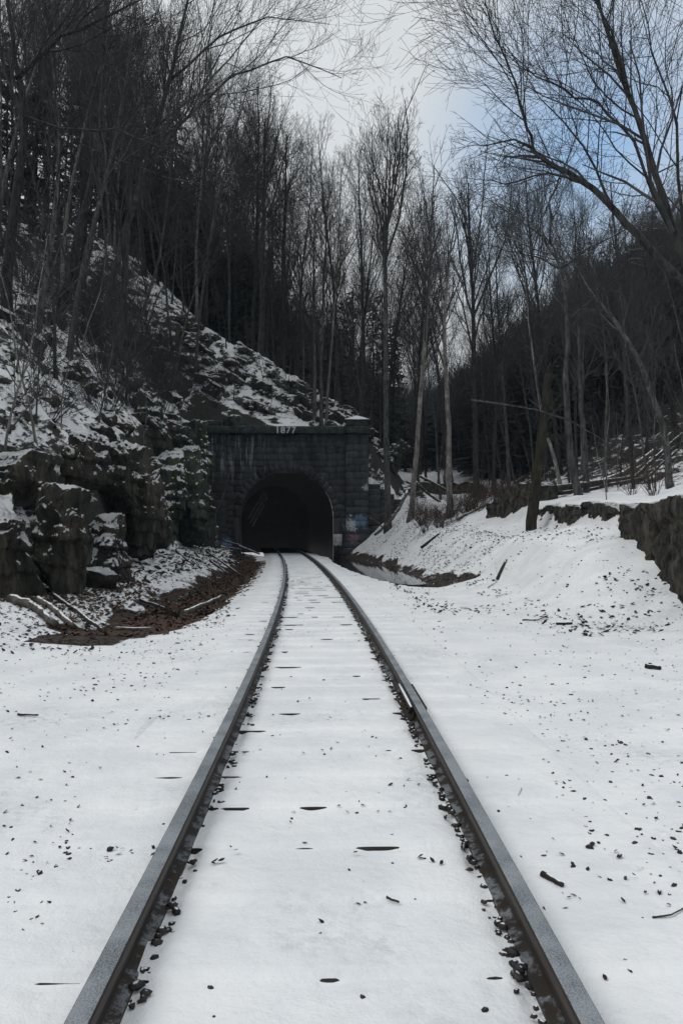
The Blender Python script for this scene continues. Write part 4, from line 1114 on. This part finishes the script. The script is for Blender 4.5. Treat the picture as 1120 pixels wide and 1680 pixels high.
# broken snag
p = [PX(869, 872, 25), PX(878, 800, 25), PX(888, 730, 25), PX(893, 680, 25), PX(899, 612, 25)]
sn = empty('dead_snag', p[0], label='dark broken off snag leaning right in front of the low wall, mossy', cat='dead tree')
mb = MB(); q = []
for i in range(4):
    for k in range(4): q.append(p[i].lerp(p[i + 1], k / 4) - p[0])
q.append(p[4] - p[0]); q[0].z -= .5
rsn = random.Random(2)
mb.tube([v + Vector((rsn.gauss(0, .012), 0, 0)) for v in q], [.20 - .07 * i / 16 + rsn.gauss(0, .008) for i in range(17)], 12); mb.build('trunk', M_MOSSY, sn, True)
mb = MB()
for k in range(5):
    a = q[-1 - k] ; d = Vector((rsn.uniform(-.6, .7), rsn.uniform(-.3, .3), rsn.uniform(-.5, .6))).normalized()
    sb = MB(); sb.tube([a, a + d * rsn.uniform(.3, .7)], [.07, .015], 5); sb.build('stub', M_MOSSY, sn, True)
mb.tube([q[-1], q[-1] + Vector((.05, 0, .35))], [.15, .02], 7)
sb = MB(); sb.tube([q[9], q[9] + Vector((.5, 0, .1)), q[9] + Vector((.8, 0, -.3))], [.06, .05, .03], 6); sb.build('stub', M_MOSSY, sn, True)
mb.build('broken_top', M_MOSSY, sn, True)

# ---- the rest of the wood, tree by tree
rw = random.Random(77)
def zone(n, fx, fy, plist, label, group, smin=.8, smax=1.15, lean=.06, tries=40, mind=1.5, ok=None, cat='tree'):
    done = []
    for _ in range(n * tries):
        if len(done) >= n: break
        Y = rw.uniform(*fy); X = rw.uniform(*(fx(Y) if callable(fx) else fx))
        if abs(X) > .50 * Y + 5: continue
        if ok and not ok(X, Y): continue
        if any((X - a) ** 2 + (Y - b) ** 2 < mind ** 2 for a, b in done): continue
        done.append((X, Y))
        plant(rw.choice(plist), X, Y, rw.uniform(smin, smax), rw.uniform(0, 6.28), label, cat, group, (rw.uniform(-lean, lean), rw.uniform(-lean, lean)))
    return len(done)
zone(36, (-26, -9.5), (22, 52), protos, 'bare tree among the others on the snowy left slope', 'bare trees on the left slope', .6, .9, .12)
zone(10, (-26, -14), (34, 56), hems, 'dark hemlock crowding the upper left slope', 'hemlocks on the left slope', .55, .85, .03)
zone(60, (-24, 4), (51, 74), protos, 'bare tree in the wood behind the tunnel ridge', 'bare trees behind the tunnel ridge', .75, 1.05, .05)
zone(38, (-30, 9), (57, 90), hems, 'dark hemlock in the wood behind the tunnel ridge', 'hemlocks behind the tunnel ridge', .7, 1.1, .03)
zone(30, (5, 24), (44, 80), protos, 'bare tree on the valley floor beyond the brush', 'bare trees on the valley floor', .7, 1.0, .08, ok=lambda x, y: abs(x / y * F + 560 - 770) > 25)
zone(60, lambda Y: (9 + .05 * Y, 42), (24, 90), protos, 'bare tree among the others on the right hillside', 'bare trees on the right hillside', .42, .72, .1)
zone(70, lambda Y: (13 + .10 * Y, 60), (40, 120), hems, 'dark hemlock on the right hillside', 'hemlocks on the right hillside', .5, .8, .03)

sap = []
for i in range(3):
    pts = trunk_path([6.5, 8, 5][i], (rngp.uniform(-.15, .2), 0), rngp, .5)
    sap.append(make_tree(pts, [.045, .06, .035][i], .2, 90 + i, dict(FINE, maxlev=3, ang=[(22, 50), (25, 55), (25, 60), (30, 60)], len=[(.22, .42), (.35, .6), (.4, .6), (.4, .6)]), [M_BARK, M_BARKD, M_BARKP][i], M_TWIG, 'bare_sapling', cnt=14))
zone(50, lambda Y: (-8 - .30 * Y, -7.6), (15, 50), sap, 'thin leafless sapling on the snowy left slope', 'saplings on the left slope', .6, 1.2, .2, mind=.7)
zone(26, (-10, 2.5), (45.6, 51), sap, 'thin leafless sapling on the rocks above the portal', 'saplings above the portal', .4, .8, .15, mind=.7)
zone(45, lambda Y: (7.8, 9 + .4 * Y), (20, 60), sap, 'thin leafless sapling on the terrace behind the right wall', 'saplings on the right terrace', .5, 1.0, .15, mind=.9)

# far wood, one mass on the hills
def far_wood():
    r = random.Random(9); mb = MB(); nm = MB()
    for _ in range(4200):
        Y = 62 + 220 * r.random() ** 1.5; X = r.uniform(-.5 * Y - 5, .55 * Y + 10)
        if r.random() < .35: Y = r.uniform(52, 130); X = r.uniform(13, .55 * Y + 8)
        if (X < 12 and Y < 90 and -5 < X) or X < -.30 * Y: continue
        z = gz(X, Y); H = r.uniform(9, 14) * (.8 if X > 12 else 1)
        if r.random() < .68:
            ps = [Vector((X, Y, z - .3)), Vector((X + r.gauss(0, .5), Y, z + H * .6)), Vector((X + r.gauss(0, .9), Y, z + H))]
            mb.tube(ps, [.18, .11, .02], 4, cap=False)
            for k in range(26):
                t = r.uniform(.35, .97); a = ps[0].lerp(ps[2], t); az = r.uniform(0, 6.28); L = H * r.uniform(.1, .24)
                b_ = a + Vector((math.cos(az) * L * .6, math.sin(az) * L * .6, L)); mb.tube([a, b_], [.05, .012], 3, cap=False)
                for e in range(3):
                    c = a.lerp(b_, r.uniform(.3, 1)); mb.tube([c, c + Vector((r.gauss(0, .5), r.gauss(0, .5), r.uniform(.3, 1.1)))], [.022, .010], 3, cap=False)
        else:
            nm.tube([Vector((X, Y, z - .3)), Vector((X, Y, z + H))], [.18, .03], 4, cap=False)
            for k in range(90):
                t = r.uniform(.12, 1); az = r.uniform(0, 6.28); L = 2.5 * (1 - t) ** .7 * r.uniform(.5, 1.1) + .2
                c = Vector((X, Y, z + t * H)); e = c + Vector((math.cos(az) * L, math.sin(az) * L, -.25 * L)); s = Vector((-math.sin(az), math.cos(az), 0)) * .28 * L
                b = nm.addv([c, c.lerp(e, .6) + s + Vector((0, 0, r.uniform(-.2, .1))), e, c.lerp(e, .6) - s + Vector((0, 0, r.uniform(-.2, .1)))]); nm.q.append((b, b + 1, b + 2, b + 3))
    tag(mb.build('far_wood', M_TWIG), 'leafless far wood covering the hills behind the valley', 'wood', kind='stuff')
    tag(nm.build('far_hemlock_wood', M_NEEDLE), 'dark evergreen far wood mixed into the hills behind the valley', 'wood', kind='stuff')
far_wood()

# ------------------------------------------------------------------ brush
def shrub(seed, h, n, m, spread=.6, name='shrub'):
    r = random.Random(seed); mb = MB()
    for i in range(n):
        az = r.uniform(0, 6.28); d = Vector((math.cos(az) * r.uniform(.1, spread), math.sin(az) * r.uniform(.1, spread), 1)).normalized()
        p = Vector((math.cos(az) * .08, math.sin(az) * .08, -.05)); L = h * r.uniform(.5, 1.1); ps = [p]
        for k in range(4): d = (d + perp(d, r) * .22).normalized(); ps.append(ps[-1] + d * L / 4)
        mb.tube(ps, [.009, .008, .006, .005, .003], 3, cap=False)
        for k in range(5):
            a = ps[r.randint(1, 3)].lerp(ps[r.randint(2, 4)], r.random()); dd = (d + perp(d, r) * .8).normalized()
            mb.tube([a, a + dd * L * .2, a + (dd + Vector((0, 0, .2))) * L * .35], [.005, .004, .003], 3, cap=False)
    return mb.build(name, m)
shr = [shrub(1, 1.3, 22, M_TWIGB), shrub(2, 1.0, 26, M_TWIGB, .9), shrub(3, 1.7, 18, M_TWIG, .8), shrub(4, 1.2, 20, M_TWIG, 1.0)]
ushr = set()
def put_shrub(i, X, Y, s, label, group):
    o = shr[i]
    if i in ushr: o = o.copy(); COL.objects.link(o)
    ushr.add(i)
    o.location = (X, Y, gz(X, Y) - .03); o.rotation_euler = (rr.uniform(-.2, .2), rr.uniform(-.2, .2), rr.uniform(0, 6.28)); o.scale = (s, s, s)
    tag(o, label, 'shrub', group)
for k in range(46):
    Y = rr.uniform(33, 44); x = rr.uniform(690, 860); X = (x - 560) / F * Y
    put_shrub(rr.choice((0, 1)), X, Y, rr.uniform(.6, 1.2), 'leafless brown shrub in the brushy gap above the snow bank', 'brown shrubs above the bank')
for k in range(75):
    Y = rr.uniform(15, 46); X = -rr.uniform(7.2, 13)
    put_shrub(rr.choice((2, 3)), X, Y, rr.uniform(.7, 1.6), 'leafless dark shrub tangled on the left slope', 'dark shrubs on the left slope')
for k in range(46):
    Y = rr.uniform(30, 47); X = -rr.uniform(8.6, 14)
    put_shrub(rr.choice((2, 3)), X, Y, rr.uniform(1.1, 2.0), 'leafless dark shrub tangled on the left slope', 'dark shrubs on the left slope')
for k in range(24):
    Y = rr.uniform(14, 40); X = rr.uniform(8.5, 16)
    put_shrub(rr.choice((0, 3)), X, Y, rr.uniform(.5, 1.0), 'leafless low shrub on the terrace behind the right wall', 'shrubs on the right terrace')

# ------------------------------------------------------------------ logs, branches and sticks
def stick(pxs, rad, label, m=None, cat='log', name='log', group=None, seed=0, sides=7, fl=None, lift=0.0):
    """pxs: (x, y, Y) picture positions with their distance"""
    P = [PX(x, y, Y) for x, y, Y in pxs]
    if fl:    # lay on the ground: keep X, Y; take the terrain height
        P = [Vector((p.x, p.y, gz(p.x, p.y) + lift)) for p in P]
    r = random.Random(seed); q = []
    for i in range(len(P) - 1):
        for k in range(4): q.append(P[i].lerp(P[i + 1], k / 4) + Vector((r.gauss(0, rad * .12), r.gauss(0, rad * .12), r.gauss(0, rad * .12))))
    q.append(P[-1]); o0 = q[0].copy()
    mb = MB(); mb.tube([v - o0 for v in q], [rad * (1 - .35 * i / (len(q) - 1)) * r.uniform(.93, 1.07) for i in range(len(q))], sides)
    o = mb.build(name, m or M_LOG, None, True); o.location = o0
    return tag(o, label, cat, group)
def gy(y, z=-.16): return F * (CH - z) / (y - HZ)          # distance of a ground point seen at row y
stick([(368, 888, 41), (398, 895, 40.6)], .06, 'upper snowy rail of the small timber pile left of the arch', seed=1)
stick([(358, 897, 40.6), (396, 901, 40.2)], .05, 'lower snowy rail of the small timber pile left of the arch', seed=2)
stick([(392, 896, 40.4), (426, 909, 40.0)], .07, 'snow topped timber slanting down to the foot of the arch', seed=3)
stick([(300, 988, 15.5), (330, 975, 17), (364, 961, 19.4)], .07, 'pale snowy log lying along the edge of the wet ditch', fl=True, lift=.05, seed=4)
stick([(230, 966, 17), (278, 972, 16.2)], .035, 'thin dark branch on the snow above the wet ditch', M_LOGD, 'branch', 'fallen_branch', seed=5, fl=True, lift=.06)
stick([(16, 984, 12.6), (55, 998, 12.2), (92, 1022, 11.6)], .085, 'thick snow covered log left of the leaf litter, nearest the boulders', seed=6, fl=True, lift=.08)
stick([(62, 980, 13), (100, 1000, 12.4), (122, 1018, 12)], .065, 'second snow covered log just right of the thickest one', seed=7, fl=True, lift=.07)
stick([(85, 974, 14.4), (125, 1000, 13.2), (172, 1036, 11.4)], .045, 'dark rotten log slanting down into the leaf litter', M_LOGD, seed=8, fl=True, lift=.06)
stick([(190, 1049, 11.2), (255, 1050, 11.2)], .03, 'snow edged plank at the near end of the wet ditch', seed=9, fl=True, lift=.12)
for i, (a, b) in enumerate([((289, 905, 30), (318, 925, 27)), ((303, 908, 30), (330, 928, 27)), ((320, 906, 32), (352, 930, 27)), ((345, 915, 31), (378, 928, 28)), ((338, 900, 35), (400, 930, 27))]):
    stick([a, b], .045, ['leftmost thin fallen branch on the snow between cliff and ditch', 'second thin fallen branch from the left between cliff and ditch', 'middle fallen branch on the snow between cliff and ditch', 'short fallen branch nearest the ditch end by the portal', 'longest fallen branch running to the ditch near the portal'][i], M_LOGD, 'branch', 'fallen_branch', 'branches between cliff and ditch', 30 + i, fl=True, lift=.04)
# mossy limb beside the wing wall
stick([(668, 806, 40), (655, 832, 39), (642, 852, 38), (628, 866, 38), (614, 878, 38)], .10, 'pale crooked fallen limb running down the bank from the wing wall', M_LOG, 'branch', 'fallen_branch', seed=41)
stick([(628, 866, 38), (618, 856, 38), (606, 850, 38)], .04, 'short side twig sticking out of the crooked fallen limb', M_LOG, 'branch', 'fallen_branch', seed=42)
stick([(680, 790, 43), (700, 808, 42), (725, 826, 41)], .10, 'dark log under snow at the top of the bank', M_LOGD, seed=43)
stick([(690, 782, 46), (740, 808, 43)], .09, 'second dark log crossing behind the bank top', M_LOGD, seed=44)
stick([(690, 872, 32), (720, 868, 32)], .07, 'short dark log at the upper edge of the snow bank', M_LOGD, seed=45, fl=True, lift=.04)
stick([(750, 848, 34), (800, 843, 35), (830, 846, 34)], .06, 'snowy branch lying below the brown shrubs', seed=46, fl=True, lift=.08)
# logs on the right terrace
stick([(905, 816, 29), (980, 812, 30), (1020, 792, 33), (1075, 778, 36)], .16, 'long snow topped trunk lying across the right terrace', seed=47, fl=True, lift=0.3)
stick([(915, 822, 28), (960, 812, 30), (1000, 800, 32)], .09, 'thinner trunk under the long fallen one', M_LOGD, seed=48, fl=True, lift=0.15)
stick([(920, 824, 27), (1040, 806, 30), (1118, 776, 34)], .12, 'dark fallen trunk rising towards the right edge', M_LOGD, seed=49, fl=True, lift=0.35)
stick([(985, 818, 26), (1060, 798, 29), (1110, 788, 32)], .07, 'thin branch lying before the dark fallen trunk', M_LOGD, 'branch', 'fallen_branch', seed=50, fl=True, lift=0.25)
stick([(900, 776, 38), (990, 790, 34), (1080, 770, 40)], .08, 'bare branch behind the pile of trunks', M_LOGD, 'branch', 'fallen_branch', seed=51, fl=True, lift=0.2)
stick([(772, 656, 22), (830, 664, 22), (880, 672, 22.5), (935, 690, 23), (985, 720, 23.5), (1025, 752, 24)], .026, 'long thin snow dusted branch bowing past the snag', M_BARK, 'branch', 'bent_branch', seed=52)
# loose sticks in the foreground
stick([(889, 1434, gy(1434, -.13)), (923, 1452, gy(1452, -.13))], .016, 'short thick dark stick on the snow right of the track', M_LOGD, 'stick', 'stick', seed=60)
stick([(635, 1472, gy(1472, -.14)), (654, 1480, gy(1480, -.14))], .007, 'small dark twig between the rails', M_LOGD, 'stick', 'stick', seed=61)
stick([(1058, 1093, gy(1093, -.145)), (1083, 1096, gy(1096, -.145))], .032, 'dark stub of wood far right on the flat snow', M_LOGD, 'stick', 'stick', seed=62)
stick([(845, 1316, gy(1316, -.15)), (855, 1293, gy(1293, -.13))], .004, 'upright thin straw right of the track', M_LOGD, 'stick', 'stick', seed=63)
stick([(1070, 1505, gy(1505, -.15)), (1100, 1500, gy(1500, -.14)), (1120, 1490, gy(1490, -.14))], .005, 'curved thin twig at the lower right edge', M_LOGD, 'stick', 'stick', seed=64)
stick([(30, 1172, gy(1172, -.14)), (63, 1173, gy(1173, -.14))], .012, 'thin dark stick at the left edge of the flat snow', M_LOGD, 'stick', 'stick', seed=65)
stick([(192, 1437, gy(1437, -.14)), (199, 1448, gy(1448, -.14))], .005, 'tiny curled twig left of the left rail', M_LOGD, 'stick', 'stick', seed=66)
stick([(745, 1448, 0) if False else (815, 953, 19.6), (830, 945, 20.2)], .05, 'dark chunk of wood on the middle of the snow bank', M_LOGD, 'stick', 'stick', seed=67, fl=True, lift=.03)
stick([(800, 972, 18.2), (815, 957, 19.0)], .012, 'thin dark stick below the dark chunk on the bank', M_LOGD, 'stick', 'stick', seed=68, fl=True, lift=.03)
stick([(857, 1012, 12.8), (882, 1008, 12.9), (898, 992, 13.3)], .015, 'bent twig at the foot of the mound', M_LOGD, 'stick', 'stick', seed=69, fl=True, lift=.03)
stick([(912, 1026, 12.2), (938, 1024, 12.2)], .03, 'dark flat piece of bark at the foot of the mound', M_LOGD, 'stick', 'stick', seed=70, fl=True, lift=.02)

# ------------------------------------------------------------------ ballast and leaves (nobody could count them)
def stones(name, items, m, seed, label, cat):
    r = np.random.RandomState(seed); mb = MB()
    ico = [(0, 0, 1), (.89, 0, .45), (.28, .85, .45), (-.72, .53, .45), (-.72, -.53, .45), (.28, -.85, .45), (.72, .53, -.45), (-.28, .85, -.45), (-.89, 0, -.45), (-.28, -.85, -.45), (.72, -.53, -.45), (0, 0, -1)]
    fc = [(0, 1, 2), (0, 2, 3), (0, 3, 4), (0, 4, 5), (0, 5, 1), (1, 6, 2), (2, 7, 3), (3, 8, 4), (4, 9, 5), (5, 10, 1), (6, 7, 2), (7, 8, 3), (8, 9, 4), (9, 10, 5), (10, 6, 1), (7, 6, 11), (8, 7, 11), (9, 8, 11), (10, 9, 11), (6, 10, 11)]
    I = np.array(ico); Fc = np.array(fc); vs = []; fs = []; b = 0
    for (x, y, z, s) in items:
        P = I * r.uniform(.65, 1.3, (12, 1)) * np.array([r.uniform(.8, 1.4), r.uniform(.6, 1.0), r.uniform(.5, .8)]) * s
        a = r.uniform(0, 6.28); c_, s_ = math.cos(a), math.sin(a)
        P = np.stack([P[:, 0] * c_ - P[:, 1] * s_, P[:, 0] * s_ + P[:, 1] * c_, P[:, 2]], 1) + (x, y, z)
        vs.append(P); fs.append(Fc + b); b += 12
    o = mesh_np(name, np.concatenate(vs), np.concatenate(fs), m, False)
    return tag(o, label, cat, kind='stuff')
rs = random.Random(21); it = []
def track_xy(Y, u):
    dx, dy = tdir(Y); return float(tcx(Y)) + u * dy, Y - u * dx
Y = 1.7
while Y < 44:
    for side, p in ((1, .9), (-1, .62)):
        cl = .5 + .5 * math.sin(Y * 3.1 + side) + rs.uniform(-.3, .3)
        if cl > (.0 if side > 0 else .2) and rs.random() < p:
            for k in range(rs.choice((1, 2, 3, 4) if side > 0 else (1, 2, 3))):
                u = side * (.692 - abs(rs.gauss(0, .026)))
                x, y = track_xy(Y + rs.uniform(-.05, .05), u); s = rs.uniform(.011, .026)
                s *= rs.choice((.45, .6, 1, 1, 1.15)); it.append((x, y, -.155 + rs.uniform(-.006, .008) + (.004 if s > .018 else 0), s))
        if rs.random() < .12:
            x, y = track_xy(Y, side * (.83 + abs(rs.gauss(0, .03)))); it.append((x, y, -.14, rs.uniform(.012, .022)))
    Y += .055
for k in range(260):
    Y = 2.2 + 26 * rs.random() ** 1.6; u = rs.gauss(0, 1.0)
    if .66 < abs(u) < .83: continue
    x, y = track_xy(Y, u); it.append((x, y, -.157, rs.uniform(.005, .016)))
stones('ballast_stones', it, M_BALLAST, 3, 'small dark ballast stones poking through the snow along the rails', 'ballast')
it = []
for k in range(5200):
    z_ = rs.random()
    if z_ < .50:   # right flat and bank
        Y = 3 + 30 * rs.random() ** 1.1; X = rs.uniform(1.2, max(2, min(.47 * Y, 6.8)))
        if Y < 11 and rs.random() < .45: continue
        cl = float(vnoise(X * .9, Y * .6, 0, 3)); 
        if cl < rs.uniform(-.5, .5): continue
    elif z_ < .8:
        Y = 3 + 12 * rs.random(); X = -rs.uniform(1.1, max(1.6, .47 * Y))
        cl = float(vnoise(X * .9, Y * .6, 0, 8))
        if cl < rs.uniform(-.3, .6) - (.4 if Y > 9 else 0): continue
    else:
        Y = rs.uniform(14, 44); X = -rs.uniform(5.0, 7.6) + 0
        if X > tcx(Y) - 3: continue
    s = (.004 + .014 * rs.random() ** 2) * (1 + .05 * Y)
    it.append((X, Y, (X, Y), s))
zz = terrain(np.array([i[0] for i in it]), np.array([i[1] for i in it]))[0]
it = [(i[0], i[1], float(z) + i[3] * .02, i[3]) for i, z in zip(it, zz) if abs(i[0] - tcx(i[1])) > .95]
stones('scattered_stones', it, M_BALLAST, 4, 'small dark stones and clods scattered over the snow', 'stones')

def leaves(name, n, pick, m, seed, label, smin=.03, smax=.07):
    r = np.random.RandomState(seed); pr = random.Random(seed); XY = []
    while len(XY) < n:
        p_ = pick(pr)
        if p_: XY.append(p_)
    XY = np.array(XY); z = terrain(XY[:, 0], XY[:, 1])[0]
    a = r.uniform(0, 6.28, n); s = r.uniform(smin, smax, n); tl = r.uniform(-.5, .5, n); tw = r.uniform(-.5, .5, n)
    V = np.zeros((n, 6, 3)); base = [(-1, 0, 0), (-.2, -.5, .12), (.5, -.35, .05), (1, 0, .15), (.4, .45, .1), (-.3, .5, .0)]
    for k, (u, v, w_) in enumerate(base):
        px = u * s; py = v * s; pz = w_ * s * r.uniform(.5, 2.5, n) + u * s * tl + v * s * tw
        V[:, k, 0] = XY[:, 0] + px * np.cos(a) - py * np.sin(a); V[:, k, 1] = XY[:, 1] + px * np.sin(a) + py * np.cos(a); V[:, k, 2] = z + .12 * s + .002 + .3 * s * np.abs(tl) + pz
    i0 = np.arange(n) * 6
    q = np.concatenate([np.stack([i0, i0 + 1, i0 + 4, i0 + 5], 1), np.stack([i0 + 1, i0 + 2, i0 + 3, i0 + 4], 1)])
    return tag(mesh_np(name, V.reshape(-1, 3), q, m, False), label, 'leaves', kind='stuff')
def pk_ditch(r):
    Y = r.uniform(11.2, 38); c = np.interp(Y, [11, 12.5, 20, 29, 38], [-3.8, -3.6, -3.7, -4.0, -4.7]); X = c + r.gauss(0, .36 if r.random() < .8 else .85)
    if X > tcx(Y) - 1.6: return None
    return (X, Y)
leaves('ditch_leaves', 9000, pk_ditch, M_LEAF, 1, 'brown dead leaves filling the wet ditch left of the track')
def pk_foot(r):
    Y = r.uniform(12.5, 19.5); X = r.uniform(-7.0, -4.4 - .05 * (Y - 12)); return (X, Y)
leaves('cliff_foot_leaves', 2600, pk_foot, M_LEAF, 2, 'brown dead leaves drifted between the boulders at left')
def pk_bank(r):
    Y = r.uniform(11, 44); X = r.uniform(1.5, 7.0)
    if Y > 22 and X < 1.0 + (44 - Y) * .05: return None
    c = float(vnoise(X * 1.1, Y * .7, 0, 14)) + (.25 if Y > 21 and X < 5.6 else -.35)
    if c < r.uniform(-.3, .9): return None
    return (X, Y)
leaves('bank_leaves', 3000, pk_bank, M_LEAFD, 3, 'dark dead leaves speckling the right snow bank', .025, .06)
def pk_slope(r):
    Y = r.uniform(13, 44); X = -r.uniform(5.2, 17)
    return (X, Y)
leaves('slope_leaves', 9000, pk_slope, M_LEAFD, 4, 'dark leaf debris on the left slope', .04, .12)
def pk_nearleft(r):
    Y = r.uniform(9, 13.5); X = r.uniform(-6.6, -3.2)
    if r.random() > .3 + .25 * (Y - 9): return None
    return (X, Y)
leaves('near_left_leaves', 900, pk_nearleft, M_LEAFD, 5, 'dark leaves on the snow before the left boulders', .02, .05)

def pk_flat(r):
    Y = 2.6 + 17 * r.random() ** 1.3; X = r.uniform(-.47, .47) * Y
    u = abs(X - tcx(Y))
    if .62 < u < .86 or abs(X) > 6: return None
    if float(vnoise(X * 1.1, Y * .9, 0, 91)) < r.uniform(-.9, .7): return None
    if u < .7 and r.random() < .6: return None
    return (X, Y)
leaves('leaf_flecks', 1700, pk_flat, M_LEAFD, 6, 'tiny dark leaf and bark flecks over the flat snow', .005, .020)
mb = MB(); mb.box((0, 165, 88), (620, 390, 182))
m = bpy.data.materials.new('thin_winter_air'); m.use_nodes = True; t = m.node_tree; t.nodes.clear()
ho = t.nodes.new('ShaderNodeOutputMaterial'); pv_ = t.nodes.new('ShaderNodeVolumePrincipled'); pv_.inputs['Density'].default_value = .0004
pv_.inputs['Color'].default_value = (.62, .80, .98, 1); t.links.new(pv_.outputs[0], ho.inputs['Volume'])
tag(mb.build('haze', m), kind='stuff')
print('objects', len(bpy.data.objects), 'verts', sum(len(m.vertices) for m in bpy.data.meshes))
